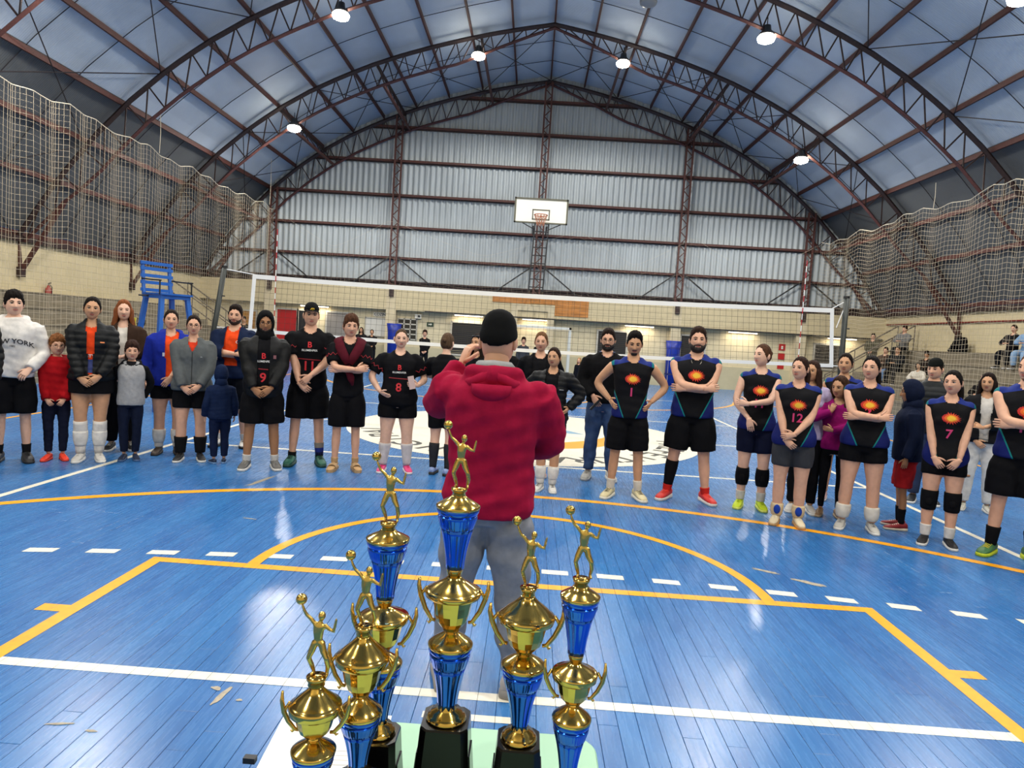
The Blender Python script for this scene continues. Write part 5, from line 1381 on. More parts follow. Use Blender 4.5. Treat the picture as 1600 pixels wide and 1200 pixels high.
# ---- left side, team in black and their families
person('person in a long black padded coat cut off by the left edge', -5.37, 1.80, 1.84, 'm', 1.1, skin='fair', face=40, arms=('down', 'down'), hair=dict(s='short', c='#2b1d16'), beard=('#2a1c15', .006, True),
       top=dict(c='#121517', i=.026, z0=.55, sl='long', puff=True, name='coat', collar=.03, m=nylon('#121517')), bottom=dict(k='pants', c='#17181b', t=.96, i=.012, fl=0), shoes=dict(c='#15161a', s='#222222'))
person('young man in a white NEW YORK hoodie and dark headband', -5.43, 2.56, 1.80, 'm', .98, skin='pale', st=.12, arms=('down', dict(w=(.15, -.18, .98), p=(.8, .8, 0), d=(-.5, -.4, -.6), n=(0, .6, -.6), c=.5)), head=(14, -2, 0),
       hair=dict(s='mop', c='#15100d'), top=dict(c='#d9d5cf', i=.024, z0=.88, sl='long', hoodn=True, w=.005, name='hoodie'), bottom=dict(k='shorts', c='#0f0f12', t=.47, i=.024, fl=.03), legs=[('sock', .88, 1.0, .004, '#17171a', 'LR')],
       shoes=dict(c='#222226', s='#2b2b2d', l='#111111'), extras=[('text', 'hoodie', 'NEW YORK', 0, 1.255, .068, '#2c2c30', 'lettering', .10), ('text', 'hoodie', '1982', 0, 1.205, .026, '#4a4a50', 'small_lettering')])
person('boy with curly hair and glasses in a red hoodie', -5.10, 2.76, 1.36, 'c', 1.02, skin='fair', arms=('low', 'low'), head=(16, 2, 0), hair=dict(s='curly', c='#7a4d2c'), glasses=True, st=.085,
       top=dict(c='#9c0f17', i=.030, z0=.86, sl='long', hoodn=True, name='hoodie', w=.005), bottom=dict(k='pants', c='#14182a', t=.95, i=.022, fl=-.004), shoes=dict(c='#e23a22', s='#c93420', l='#e8563c'), splay=18)
person('woman in a black padded jacket over an orange shirt, white knee socks', -4.77, 2.84, 1.80, 'f', 1.08, skin='tan', arms=('clasp', 'clasp'), head=(4, 2, 3), hair=dict(s='tied', c='#17110e'), st=.085,
       under=dict(c='#d8431c', i=.016, z0=.92,  name='shirt'), top=dict(m=nylon('#101214'), i=.024, z0=.87, sl='long', puff=True, open=(.012, .045, .90), collar=.028, name='jacket'),
       bottom=dict(k='skirt', c='#0f0f12', z=.735, i=.012), legs=[('long_sock', .56, 1.0, .006, '#cfcac4', 'LR'), ('shin_pad', .70, .9, .016, '#d6d2cc', 'LR')], shoes=dict(c='#d8d5cf', s='#e6e4df', l='#b7b4b0'),
       extras=[('patch', 'shirt', 0, 1.03, .07, .14, '#1b2a66', 'shirt_panel'), ('text', 'shirt', 'STY', .0, 1.135, .045, '#e8e6e2', 'shirt_lettering'), ('strip', 'jacket', [(.085, 1.285), (.125, 1.283)], .012, '#c9733a', 'jacket_logo')])
person('young woman with long red hair in a dark brown jacket', -4.85, 3.55, 1.80, 'f', 1.0, skin='pale', arms=('clasp', dict(w=(-.02, -.20, 1.10), p=(1, .2, -.5), d=(-.8, -.1, .1), n=(0, 1, 0), c=.4)), head=(6, 0, 0), hair=dict(s='long', c='#7a4526', len=.34),
       under=dict(c='#d8d2c8', i=.012, z0=.92, name='shirt'), top=dict(c='#33241b', i=.030, z0=.88, sl='long', open=(.03, .055, .95), collar=.012, name='jacket'), bottom=dict(k='pants', c='#101013', t=.97, i=.02, fl=.006), shoes=dict(c='#1a1a1d', s='#d8d6d0', l='#dddbd6'))
person('small boy in a grey sweatshirt with black sleeves', -4.42, 3.01, 1.335, 'c', 1.0, skin='fair', arms=('back', 'back'), head=(8, 2, 0), hair=dict(s='mop', c='#33211a'), st=.075,
       under=dict(c='#141416', i=.020, z0=.9, sl='long', hoodn=True, name='black_sleeves'), top=dict(c='#9b9b9c', i=.034, z0=.84, name='sweatshirt'), bottom=dict(k='pants', c='#131a2e', t=.95, i=.022, fl=0), shoes=dict(c='#1d2a44', s='#3d5d8a'))
person('woman in a royal blue jacket over an orange shirt', -4.25, 3.51, 1.72, 'f', 1.14, skin='fair', arms=('down', dict(w=(.02, -.22, .95), p=(1, .3, -.3), d=(-.5, -.2, -.7), n=(0, 1, 0), c=.4)), head=(6, 0, 3), hair=dict(s='tied', c='#231812'),
       under=dict(c='#e24c20', i=.016, z0=.86, name='shirt'), top=dict(c='#1b2b8e', i=.030, z0=.84, sl='long', open=(.05, .075, .9), ox=.02, name='jacket', hoodn=True), bottom=dict(k='tight', c='#101013', t=.26, i=.012, fl=.004),
       legs=[('sock', .80, 1.0, .006, '#d5d0c8', 'LR'), ('shin_pad', .73, .93, .020, '#d8d4cd', 'LR')], shoes=dict(c='#42352b', s='#2e2722'), extras=[('patch', 'jacket', -.06, 1.22, .03, .045, '#c9cede', 'jacket_badge')])
person('woman with glasses in a grey zipped jacket', -3.82, 3.20, 1.67, 'f', 1.13, .01, 'fair', arms=('clasp', 'clasp'), head=(2, 2, 0), hair=dict(s='tied', c='#211611'), glasses=True, st=.11,
       under=dict(c='#c8391f', i=.014, z0=1.2, name='shirt'), top=dict(c='#565a5b', i=.032, z0=.86, sl='long', open=(.004, .05, 1.33), name='jacket', collar=.0), bottom=dict(k='tight', c='#0f0f12', t=.30, i=.014, fl=.006),
       legs=[('ankle_brace', .74, .98, .016, '#141416', 'LR')], shoes=dict(c='#1b1c1f', s='#cfcdc8', l='#2a2a2c'),
       extras=[('strip', 'jacket', [(0, 1.36), (0, 1.1), (0, .90)], .008, '#16181a', 'zip'), ('text', 'jacket', '~', .10, 1.27, .035, '#b7babb', 'jacket_logo')])
person('small child in a navy hooded tracksuit turned away', -3.45, 3.13, 1.12, 'c', 1.12, skin='fair', face=215, arms=('down', 'down'), head=(0, 0, 0), hood='#15223f', hs=1.22, st=.085,
       top=dict(c='#15223f', i=.034, z0=.84, sl='long', name='hoodie'), bottom=dict(k='pants', c='#131d38', t=.94, i=.024, fl=.002), shoes=dict(c='#1b2740', s='#5f86b4'), eyes=False)
person('bearded man in a navy jacket over an orange shirt, arms crossed', -3.80, 4.25, 1.83, 'm', 1.12, skin='fair', face=8, arms=('cross', 'cross'), head=(6, 2, 4), hair=dict(s='short', c='#1d1410'), beard=('#2d1d14', .007, True), st=.15,
       under=dict(c='#e24a1e', i=.014, z0=.9, name='shirt'), top=dict(c='#15203a', i=.030, z0=.86, sl='long', open=(.075, .075, 1.02), name='jacket', hoodn=False, collar=.0), bottom=dict(k='shorts', c='#101218', t=.5, i=.024, fl=.02),
       legs=[('sock', .9, 1.0, .004, '#cfcdc8', 'LR')], shoes=dict(c='#d5d2cc', s='#1c1c1e', l='#222222'), extras=[('text', 'shirt', 'C', .07, 1.31, .05, '#e6e6e6', 'shirt_badge')])
def keys(root, J, s, gm, zf):
    wr = J['handR'][0]; m = MB(); c = wr+V([-.03, -.06, -.11])
    for k in range(3): m.bar(c+V([.012*k-.01, -.01*k, 0]), c+V([.03*k-.02, -.01*k, -.05]), .012, .003)
    t = np.linspace(0, 2*math.pi, 13); m.tube(np.stack([c[0]+.016*np.cos(t), np.full(13, c[1]), c[2]+.016*np.sin(t)], 1), .002, 4, cap=False); held(m, 'keys', mat('key_steel', '#aab0b4', .3, metal=.9), root, 'bunch of steel keys in the hands of the hooded man', 'keys')
person('man with a black hood up over his cap and jersey number 9', -2.93, 3.04, 1.76, 'm', 1.14, .01, 'brown', arms=('clasp', 'clasp'), head=(4, 4, 0), beard=('#20150f', .003, True), hood='#0f1011', st=.15, glasses=True,
       under=dict(c=BLK, i=.018, z0=.86, name='jersey'), top=dict(m=nylon('#0e0f10'), i=.026, z0=.80, sl='long', open=(.06, .06, .84), name='jacket'), bottom=dict(k='shorts', c='#0d0d10', t=.46, i=.028, fl=.03),
       legs=[('sock', .91, 1.0, .005, '#c9c6c1', 'LR')], shoes=dict(c='#5a5956', s='#d2cfc8', l='#8f8d88'), extras=black_x('9', pz=1.27, nz=1.03)[:3]+[('strip', 'jersey', [(-.05, 1.13), (.05, 1.125)], .010, '#8a1620', 'chest_stripe'), ('patch', 'jacket', .115, 1.265, .03, .04, '#8a5a5c', 'jacket_badge')])
person('tall man in a black cap and black jersey number 11, green shoes', -2.54, 3.42, 1.89, 'm', 1.08, skin='fair', arms=('clasp', dict(w=(.02, -.215, .99), p=(1, .3, -.2), d=(-.65, -.1, -.65), n=(0, 1, 0), c=.55)), head=(6, 2, 0), hair=dict(s='crop', c='#33261f'),
       cap=dict(c='#111214', logo='#c9a21c'), top=blacktop(), bottom=dict(k='shorts', c='#0d0d10', t=.46, i=.026, fl=.03), st=.145, legs=[('ankle_sock', .93, 1.0, .006, '#17171a', 'LR'), ('grey_sock', .80, .87, .005, '#8a8278', 'R'), ('striped_sock', .87, .96, .006, '#26347e', 'R')],
       shoes=dict(c='#1d5a48', s='#173f35', l='#0f1a17', h=1.1), extras=black_x('11', pz=1.315, nz=1.085)+[('fn', sleeve_zig)])
def scarf(root, J, s, gm, zf):
    MM = cloth('#4f1420')
    for e in (-1, 1):
        MB().tube([(0, .10, zf(1.475)), (e*.09, .085, zf(1.485)), (e*.125, .0, zf(1.475)), (e*.105, -.10, zf(1.40)), (e*.05, -.155, zf(1.30)), (e*.01, -.165, zf(1.22))], [(.05, .03), (.06, .035), (.06, .035), (.055, .032), (.05, .03), (.035, .02)], 12).build('draped_shirt', MM, root, smooth=True)
    MB().tube([(-.02, -.17, zf(1.20)), (.03, -.165, zf(1.06)), (.05, -.16, zf(.98))], [(.035, .018), (.04, .016), (.012, .008)], 10).build('hanging_sleeve', MM, root, smooth=True)
person('young man with a maroon shirt draped round his neck, beige slides', -2.03, 3.27, 1.78, 'm', .96, skin='fair', arms=('cross', 'cross'), head=(10, 2, 2), hair=dict(s='mop', c='#4a2f1f'), top=blacktop(), bottom=dict(k='shorts', c='#0d0d10', t=.48, i=.026, fl=.028), st=.115,
       legs=[('sock', .93, 1.0, .004, '#b9976f', 'LR')], shoes=dict(c='#b08f66', slide=True, sock='#b9976f'), extras=[('fn', sleeve_zig), ('fn', scarf)])
def phone(root, J, s, gm, zf):
    wr, d, n, e, c = J['handR']; c = wr+V([-.075, -.045, .035])
    held(MB().rings([[(-.038,-.005,-.078),(.038,-.005,-.078),(.038,.005,-.078),(-.038,.005,-.078)],[(-.038,-.005,.078),(.038,-.005,.078),(.038,.005,.078),(-.038,.005,.078)]]).xform(Matrix.Translation(c) @ Matrix.Rotation(math.radians(-12), 4, 'Y') @ Matrix.Rotation(math.radians(25), 4, 'Z')), 'phone', mat('rose_phone', '#cbb0aa', .35), root, 'pale pink phone held by the woman in black jersey number 8', 'phone')
person('woman in black jersey number 8 holding a phone, pink shoes', -1.46, 3.36, 1.665, 'f', 1.27, .015, 'pale', arms=(dict(w=(-.215, -.16, .99), p=(-1, .5, .1), d=(.75, -.35, -.35), n=(.2, .6, .6), c=.2), dict(w=(.225, -.20, 1.09), p=(.6, .9, -.3), d=(-.75, -.3, .1), n=(-.2, .9, .2), c=.6)),
       head=(4, 2, 0), hair=dict(s='bald', c='#4a3828'), fw=1.06, top=dict(blacktop(), z0=.82), bottom=dict(k='tight', c='#0d0d10', t=.27, i=.016, fl=.008), st=.145, legs=[('knee_sock', .66, 1.0, .004, '#c9c3c2', 'LR')], shoes=dict(c='#e0427e', s='#e8dede', l='#c02a66'),
       extras=black_x('8', pz=1.29, nz=1.05)+[('fn', sleeve_zig), ('fn', phone)])
# behind the crimson hoodie
person('woman with a small bun and black top, turned away, left of the crimson hoodie', -.92, 3.33, 1.65, 'f', 1.05, skin='pale', face=165, arms=('down', dict(w=(.12, -.30, 1.20), p=(1, .1, -.5), d=(-.4, -.6, .6), n=(0, 1, 0), c=.4)), hair=dict(s='bun', c='#54402f'), top=blacktop(), bottom=dict(k='tight', c='#0f0f12', t=.38, i=.014, fl=.005),
       legs=[('leg_sleeve', .62, 1.0, .004, '#2f2f31', 'LR')], shoes=dict(c='#8fa2cf', s='#1f2226', l='#d9dbe2'), splay=10)
person('smiling woman with sunglasses on her hair behind the raised hand', -.62, 4.05, 1.66, 'f', 1.0, skin='tan', face=-22, arms=('down', 'down'), head=(-8, 0, 0), hair=dict(s='long', c='#1f1611', len=.2), top=dict(blacktop(), sl='short'), bottom=dict(k='pants', c='#131316', t=.97, i=.014), shoes=dict(c='#1f1f22'),
       extras=[('fn', lambda root, J, s, gm, zf: MB().tube([tuple((head_xf(s)@V([.062*math.sin(q), -.085*math.cos(q)+.0, .098, 1]))[:3]) for q in np.linspace(-1.2, 1.2, 9)], .011, 6).build('sunglasses', M_BLACK, root))])
person('person in a black hooded top behind the crimson hoodie', -.30, 4.25, 1.70, 'f', 1.05, skin='fair', face=150, arms=('down', 'down'), hood='#101012', top=dict(c='#101012', i=.03, z0=.86, sl='long', name='hoodie'), bottom=dict(k='pants', c='#131316', t=.97, i=.016), shoes=dict(c='#1f1f22'), eyes=False)
person('tall fair woman in a black jersey behind the jacketed woman', .17, 3.68, 1.73, 'f', 1.06, skin='fair', face=-3, arms=('back', 'back'), head=(-4, 2, 0), hair=dict(s='tied', c='#6a4a30'), under=dict(c=BLK, i=.016, z0=.84, name='jersey'), top=dict(c='#0f0f12', i=.03, z0=.86, sl='long', open=(.08, .09, .9), name='jacket'),
       bottom=dict(k='tight', c='#0f0f12', t=.26, i=.014), shoes=dict(c='#c48f86', s='#d8d0cc'), legs=[('sock', .85, 1.0, .004, '#d6d2cc', 'LR')], extras=black_x(None, pz=1.26, line=False))
person('woman in an open black jacket with a hand on her hip, white knee pads', .31, 2.89, 1.565, 'f', 1.06, skin='tan', face=-8, arms=('hips', 'hips'), head=(-14, -2, -4), hair=dict(s='tied', c='#2a1a13'), under=dict(c=BLK, i=.014, z0=.82, name='jersey'), top=dict(m=nylon('#121315'), i=.030, z0=.84, sl='long', open=(.055, .085, .84), puff=True, name='jacket', collar=.0),
       bottom=dict(k='tight', c='#0f0f12', t=.30, i=.014), legs=[('long_sock', .72, 1.0, .008, '#d6d3cd', 'LR'), ('shin_pad', .74, .92, .018, '#dad7d1', 'LR')], shoes=dict(c='#cfccc6', s='#d8d6d0', l='#2b2b2d'), st=.075,
       extras=black_x('6', pz=1.245, nz=1.0)+[('strip', 'jacket', [(.10, 1.262), (.15, 1.258)], .010, '#9a9c9e', 'jacket_logo')])
def phone2(root, J, s, gm, zf):
    c = J['handL'][0]+V([.03, -.05, -.10]); held(MB().box(-.012, .012, -.04, .04, -.075, .075).xform(Matrix.Translation(c) @ Matrix.Rotation(math.radians(40), 4, 'Y')), 'phone', M_BLACK, root, 'black phone in the hand of the bearded man in jeans', 'phone')
person('bearded man with glasses in a black sweater and jeans', .97, 3.73, 1.81, 'm', 1.10, skin='fair', face=-4, arms=(dict(w=(-.135, -.17, .99), p=(-1, .8, 0), d=(.45, -.25, -.7), n=(.4, .9, 0), c=.35), 'pocket'), head=(-5, 3, 0), hair=dict(s='short', c='#241914'), beard=('#17100d', .016, True), glasses=True,
       under=dict(c='#5a6796', i=.022, z0=1.3, z1=1.50, name='collar_shirt'), top=dict(c='#0f0f11', i=.028, z0=.90, sl='long', name='sweater'), bottom=dict(k='pants', m=mat('blue_denim', '#31496e', .8, bump=.3, bscale=30, var=.35, vscale=7), t=.97, i=.020, fl=.004, zt=1.0, w=.006), shoes=dict(c='#cfccc4', s='#d6d3cc', l='#b0ada6'), st=.13, extras=[('fn', phone2)])
# ---- right side, team in black and blue
person('man in flame jersey number 1 with hands on hips', 1.15, 2.80, 1.785, 'm', 1.03, skin='tan', arms=('hips', 'hips'), head=(2, 12, 0), hair=dict(s='short', c='#120d0b'), beard=('#150e0b', .009, False), top=flame_top(1.03), bottom=dict(k='shorts', c='#0d0d10', t=.46, i=.024, fl=.028), st=.145,
       legs=[('sock', .86, 1.0, .006, '#cfc9bd', 'LR')], shoes=dict(c='#c9bd93', s='#d9d4c4', l='#141416'), splay=20, extras=flame_x('1'))
def chain(root, J, s, gm, zf):
    MB().tube([(-.062, -.03, zf(1.49)), (-.05, -.105, zf(1.42)), (-.005, -.152, zf(1.33)), (.045, -.108, zf(1.42)), (.062, -.03, zf(1.49))], .0025, 5).build('neck_chain', mat('chain_steel', '#8d8a80', .3, metal=.8), root)
person('big bearded man with crossed arms, flame jersey and red shoes', 1.84, 2.89, 1.87, 'm', 1.17, skin='fair', arms=('cross', 'cross'), head=(2, -2, 0), hair=dict(s='short', c='#2b1c14'), beard=('#1c120d', .014, True), top=flame_top(1.17), bottom=dict(k='shorts', c='#0d0d10', t=.45, i=.028, fl=.034), st=.19,
       legs=[('calf_sleeve', .60, .93, .005, '#101013', 'L'), ('red_sock', .92, 1.0, .006, '#c22a24', 'LR')], shoes=dict(c='#d42a20', s='#dedad4', l='#e2584c'), splay=24, extras=flame_x(None, 1.285)+[('fn', chain)])
person('woman in flame jersey number 11 looking left, neon yellow shoes', 2.49, 2.73, 1.74, 'f', 1.0, skin='pale', arms=(dict(w=(-.09, -.19, .97), p=(-1, .4, 0), d=(.25, -.1, -1), n=(0, 1, 0), c=.35), dict(w=(-.115, -.235, 1.13), p=(1, -.2, -.7), d=(-1, .25, .05), n=(0, 1, 0), c=.5)), head=(-48, -4, 0), hair=dict(s='bun', c='#4a3020'),
       top=flame_top(1.0, .85), bottom=dict(k='tight', c='#12162c', t=.36, i=.014, fl=.004), st=.105, legs=[('knee_pad', .56, .80, .014, '#101013', 'LR'), ('sock', .88, 1.0, .005, '#cfcbc2', 'LR')], shoes=dict(c='#c8e01c', s='#d8e06a', l='#9fb40f'), extras=flame_x('11', 1.27))
person('woman in flame jersey number 12 with blue knee pads at her ankles', 2.66, 2.13, 1.635, 'f', 1.14, skin='fair', arms=('clasp', dict(w=(-.01, -.215, .97), p=(1, .25, -.3), d=(-.8, -.1, -.25), n=(0, 1, 0), c=.5)), head=(-30, -2, 0), hair=dict(s='pony', c='#2b1a14', side=.4), top=flame_top(1.14, .84), bottom=dict(k='tight', m=mat('ribbed_grey', '#2a2b30', .7, bump=.5, bscale=60, stretch=(6, 6, .2)), t=.34, i=.012, fl=.002), st=.105,
       legs=[('ankle_pad', .84, 1.0, .018, '#cbb894', 'LR')], shoes=dict(c='#cfc0a0', s='#b48a58', l='#d8d0bc', h=1.1), extras=flame_x('12', 1.265)+[('fn', lambda root, J, s, gm, zf: [MB().ball(J['leg'+nm][-2]+V([0, -.062, .02]), (.034, .014, .050), 12, 8).build('blue_cushion', cloth('#1f3f9c'), root, smooth=True) for nm in 'LR'])])
person('woman in a lilac top and black leggings behind number 12', 3.02, 2.72, 1.60, 'f', 1.0, skin='tan', arms=('clasp', 'down'), head=(-25, 0, 0), hair=dict(s='long', c='#33211a', len=.22), top=dict(c='#b4a8c8', i=.022, z0=.86, sl='long', name='top'), bottom=dict(k='pants', c='#0f0f12', t=.97, i=.010, fl=.004), shoes=dict(c='#cfccc6'))
person('dark haired woman in flame jersey behind the girl in magenta', 3.66, 3.40, 1.70, 'f', 1.02, skin='tan', arms=('down', 'down'), head=(-14, 0, 0), hair=dict(s='tied', c='#1c1310'), top=flame_top(1.02, .84), bottom=dict(k='tight', c='#101013', t=.36, i=.012), shoes=dict(c='#cfa9a6', s='#d8d0cc'), extras=flame_x(None, 1.27))
person('girl in a magenta jacket with a hand to her face', 3.27, 2.60, 1.46, 'c', 1.02, skin='tan', arms=(dict(w=(-.09, -.17, 1.32), p=(-1, -.3, -.7), d=(.3, .1, 1), n=(.3, 1, 0), c=.6), dict(w=(-.06, -.23, 1.10), p=(1, -.2, -.6), d=(-1, .1, .2), n=(0, 1, 0), c=.5)), head=(-35, 6, 0), hair=dict(s='long', c='#3a2519', len=.16), top=dict(c='#8e1462', i=.024, z0=.86, sl='long', name='jacket'), bottom=dict(k='pants', c='#101013', t=.97, i=.008, fl=.0), shoes=dict(c='#8a6d4e', s='#b59f82'))
person('woman with crossed arms in flame jersey and black shorts, white ankle pads', 3.33, 2.12, 1.685, 'f', 1.16, skin='fair', arms=('cross', 'cross'), head=(-20, -2, 0), hair=dict(s='pony', c='#120d0c', side=.6), top=flame_top(1.16, .86), bottom=dict(k='tight', c='#0d0d10', t=.24, i=.014, fl=.01), st=.135, legs=[('ankle_pad', .80, .97, .022, '#d8d4ca', 'LR')], shoes=dict(c='#b9b7b0', s='#d8d6d0', l='#77767a'),
       extras=flame_x('2', 1.275, 0, 1.20))
person('boy in a navy hooded top and red shorts facing left', 3.82, 2.25, 1.47, 'c', 1.12, skin='brown', face=-110, arms=('down', 'down'), head=(-10, 4, 0), hood='#121a30', top=dict(c='#121a30', i=.036, z0=.84, sl='long', name='hoodie'), bottom=dict(k='shorts', c='#a01e22', t=.46, i=.026, fl=.02), legs=[('sock', .78, 1.0, .004, '#121214', 'LR')], shoes=dict(c='#8c1c22', s='#d0c6b4', l='#d8cfbc'), st=.09)
person('man in a backwards cap and dark padded jacket', 4.80, 3.61, 1.70, 'm', 1.05, skin='fair', arms=('down', 'down'), head=(-28, 4, 0), hair=dict(s='crop', c='#1b1310'), cap=dict(c='#0f1210', back=True), top=dict(m=nylon('#1a1d1f'), i=.024, z0=.86, sl='long', puff=True, name='jacket', collar=.01), bottom=dict(k='pants', m=mat('dark_denim', '#1e2b48', .8, var=.3), t=.97, i=.018), shoes=dict(c='#1b1c20'))
person('woman in flame jersey number 7 with black knee pads', 3.89, 1.75, 1.60, 'f', 1.03, skin='fair', arms=('low', 'low'), head=(-22, 0, -3), hair=dict(s='pony', c='#150f0d', side=.5), top=flame_top(1.03, .80, .008), bottom=dict(k='tight', c='#0d0d10', t=.22, i=.012, fl=.004), st=.105, legs=[('knee_pad', .42, .66, .016, '#0f0f12', 'LR'), ('sock', .86, 1.0, .005, '#d8d5d0', 'LR')], shoes=dict(c='#131316', s='#d6d4cf', l='#2a2a2c'), extras=flame_x('7', 1.29))
person('dark haired girl in a black jacket and ripped white jeans', 5.26, 3.36, 1.58, 'f', 1.0, skin='tan', arms=('clasp', dict(w=(-.03, -.24, 1.08), p=(1, .2, -.5), d=(-.7, -.4, .2), n=(0, .8, -.6), c=.3)), head=(-16, 2, 0), hair=dict(s='long', c='#1d1310', len=.30), under=dict(c='#cfcac2', i=.012, z0=.92, name='shirt'), top=dict(c='#17171a', i=.030, z0=.88, sl='long', open=(.05, .06, .9), name='jacket'), bottom=dict(k='pants', c='#cdc9c2', t=.97, i=.014, fl=.008), shoes=dict(c='#d2cec0', s='#d8d5cc', l='#a9a592'), st=.13,
       extras=[('fn', lambda root, J, s, gm, zf: MB().ball(J['legL'][9]+V([0, -.066, 0]), (.032, .016, .022), 10, 6).build('ripped_knee', skin_mat('brown'), root, smooth=True))])
person('man with crossed arms in flame jersey at the right edge', 4.385, 1.50, 1.79, 'm', 1.08, skin='fair', arms=('cross', 'cross'), head=(-40, 0, 0), hair=dict(s='crop', c='#5a4030'), beard=('#8a6448', .001, False), top=flame_top(1.08), bottom=dict(k='shorts', c='#0d0d10', t=.44, i=.028, fl=.034), st=.14, legs=[('calf_sock', .80, 1.0, .008, '#111113', 'LR')], shoes=dict(c='#3a6b3c', s='#b9c41c', l='#c9b01c'), splay=22, extras=flame_x('12', 1.27))

# ---- spectators and far figures
BGV = dict(vox=.026)
G2 = 'spectators on the right terraces'
def spec(lab, x, y, z, H, face, sit=True, **k):
    k.setdefault('bottom', dict(k='pants', c='#16171b', t=.97, i=.016)); k.setdefault('shoes', dict(c='#1c1c1f'))
    a = k.pop('arms', ('lap', 'lap') if not sit else tuple(dict(w=(e*.07, -.30, .75), p=(e, .4, -.3), d=(-e*.5, -.6, .1), n=(0, .2, -1), c=.5) for e in (-1, 1)))
    return person(lab, x, y, H, z=z, face=face, sit=sit, vox=.026, arms=a, group=k.pop('group', G2), **k)
spec('man in camouflage jacket standing by the stair rail', 12.75, 21.4, .95, 1.62, -40, False, sex='m', hair=dict(s='short', c='#1a1210'), top=dict(m=mat('camouflage', '#4a4632', .85, var=.6, vscale=12), i=.03, z0=.86, sl='long', name='jacket'))
spec('person in a grey checked shirt on the top terrace', 13.35, 20.4, 1.60, 1.70, -62, sex='m', hair=dict(s='mop', c='#2a1c15'), top=dict(m=mat('grey_check', '#6d6c6a', .85, var=.35, vscale=30), i=.024, z0=.86, sl='long', name='shirt'))
spec('person in black with pale logo seated below the checked shirt', 12.55, 19.2, .80, 1.74, -55, sex='m', skin='tan', hair=dict(s='short', c='#1a1210'), top=dict(c='#17191c', i=.028, z0=.86, sl='long', name='sweatshirt'))
spec('person in brown jacket and pale jeans seated by the stairs', 12.55, 20.0, .80, 1.68, -50, sex='m', hair=dict(s='short', c='#2a1c15'), top=dict(c='#4a3a30', i=.028, z0=.86, sl='long', name='jacket'), bottom=dict(k='pants', c='#6d86a8', t=.97, i=.016))
spec('dark haired woman in a white top looking at her phone', 12.25, 17.3, .40, 1.62, -55, sex='f', skin='tan', hair=dict(s='long', c='#1d1310', len=.25), top=dict(c='#cfc8ba', i=.022, z0=.86, sl='long', name='top'), bottom=dict(k='pants', c='#4a3a2e', t=.97, i=.016), head=(0, 14, 0))
spec('person with bowed dark head behind the woman in white', 12.8, 17.9, .80, 1.58, -55, sex='f', skin='tan', hair=dict(s='mop', c='#1d1310'), top=dict(c='#2a211d', i=.022, z0=.86, sl='long', name='top'), head=(0, 20, 0))
spec('woman with bun in black high on the right terraces', 13.3, 14.75, 1.60, 1.62, -70, sex='f', skin='fair', hair=dict(s='bun', c='#2a1a13'), top=dict(c='#17171a', i=.024, z0=.86, sl='long', name='jacket'), head=(0, 10, 0))
spec('person in light blue denim at the right edge of the terraces', 13.3, 14.15, 1.60, 1.66, -65, sex='f', skin='fair', hair=dict(s='mop', c='#1d1310'), top=dict(c='#7f9dbd', i=.024, z0=.86, sl='long', name='jacket'), bottom=dict(k='pants', c='#86a3c2', t=.97, i=.016))
spec('woman in a dark jacket seated low behind the girl in ripped jeans', 11.75, 13.4, .22, 1.60, -60, sex='f', skin='fair', hair=dict(s='tied', c='#2a1a13'), top=dict(c='#1a1716', i=.028, z0=.86, sl='long', name='jacket'))
FAR = 'people at the far end of the hall'
spec('teenage boy in black by the far wall left of the exit sign', -4.05, 21.6, 0, 1.66, 10, False, sex='c', skin='fair', hair=dict(s='mop', c='#2a1a13'), top=dict(c='#101013', i=.026, z0=.84, sl='long', name='sweatshirt'), arms=('clasp', 'clasp'), group=FAR)
spec('person in black standing in the futsal goal', -.25, 20.9, 0, 1.62, 0, False, sex='c', skin='fair', hair=dict(s='mop', c='#2a1a13'), top=dict(c='#3a3d44', i=.026, z0=.84, sl='long', name='sweatshirt'), arms=('down', 'down'), group=FAR)
spec('person with dark cap by the right side of the goal mouth', .35, 21.0, 0, 1.62, -10, False, sex='c', skin='tan', hair=dict(s='short', c='#17110e'), top=dict(c='#17181c', i=.026, z0=.84, sl='long', name='sweatshirt'), arms=('down', 'down'), group=FAR)
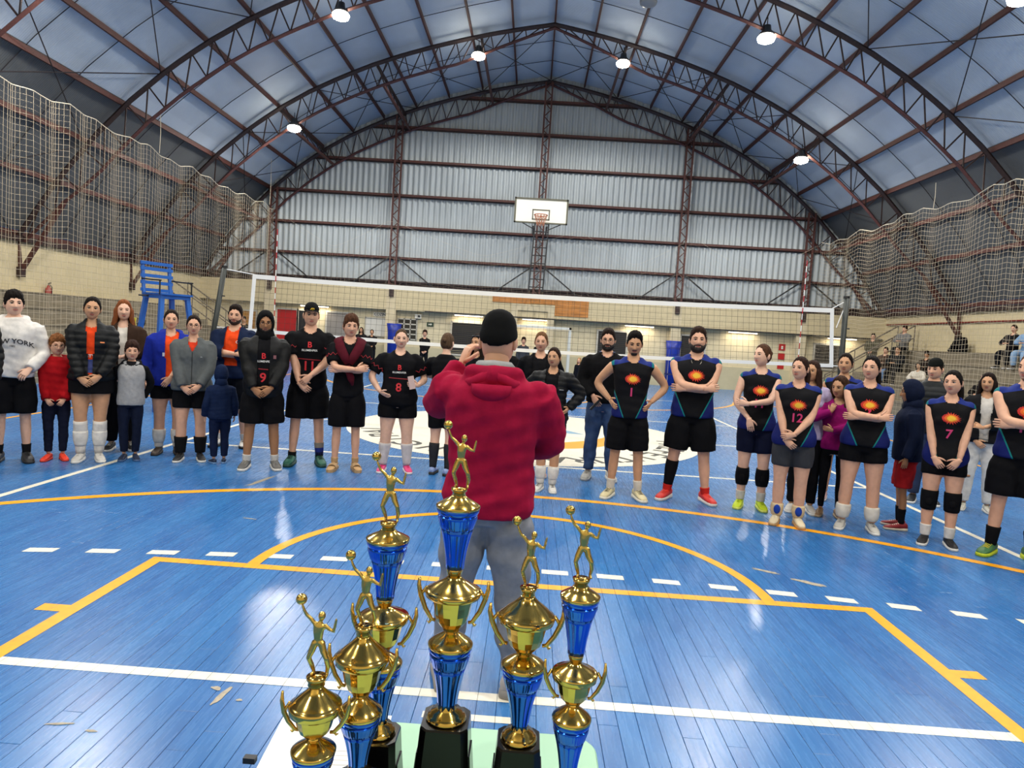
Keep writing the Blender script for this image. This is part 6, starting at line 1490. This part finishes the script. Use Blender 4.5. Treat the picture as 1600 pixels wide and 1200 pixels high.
spec('small fair haired girl in black beside a yellow ball', 1.55, 16.5, 0, 1.12, -30, False, sex='c', skin='fair', hair=dict(s='long', c='#a88458', len=.14), top=dict(c='#12141c', i=.026, z0=.82, sl='long', name='top'), arms=('down', 'down'), group=FAR)
spec('person in black seated at the serving hatch', -6.75, 22.6, .0, 1.62, 0, False, sex='f', skin='tan', hair=dict(s='long', c='#17110e', len=.2), top=dict(c='#131316', i=.026, z0=.86, sl='long', name='jacket'), group=FAR)
spec('person in dark clothes beside the serving hatch', -6.3, 22.5, .0, 1.56, 10, False, sex='f', skin='tan', hair=dict(s='tied', c='#17110e'), top=dict(c='#1a1718', i=.026, z0=.86, sl='long', name='jacket'), group=FAR)
spec('person in dark clothes at the foot of the left stairs', -10.9, 21.2, .0, 1.74, 25, False, sex='m', skin='tan', hair=dict(s='mop', c='#17110e'), top=dict(c='#1a1815', i=.026, z0=.86, sl='long', name='jacket'), group=FAR)
# loose things
bl = thing('volleyball', 'yellow and green volleyball held out near the far wall', 'ball', (1.95, 16.3, .72))
MB().ball((0, 0, 0), .12, 20, 14).build('ball', mat('neon_ball', '#b6c41a', .5), bl, smooth=True)
for k in range(3):
    t = np.linspace(0, 2*math.pi, 25); a = math.radians(60*k); MB().tube(np.stack([.1205*np.cos(t)*math.cos(a), .1205*np.cos(t)*math.sin(a), .1205*np.sin(t)], 1), .003, 4, cap=False).build('seam', mat('ball_seam', '#4f6a12', .6), bl)
bl.location = (1.95, 16.3, .12)
ct = thing('draped_jacket', 'black jacket heaped on the top step against the right wall', 'jacket', (13.85, 18.1, 2.0))
v, f, n = remeshed(MB().tube([(0,.28,.05),(0,.1,.22),(0,-.12,.40),(0,-.22,.44),(0,-.3,.2),(0,-.32,.02)], [(.14,.06),(.17,.10),(.17,.13),(.15,.11),(.16,.08),(.16,.05)], 12).tube([(.1,.3,.04),(.16,0,.06),(.12,-.3,.05)], [.06,.09,.07], 10), .02, 2)
MB().add(wrinkle(v, n, .012, .7, 3), f).build('cloth', cloth('#101012'), ct, smooth=True)

bpy.data.scenes.remove(TMP)
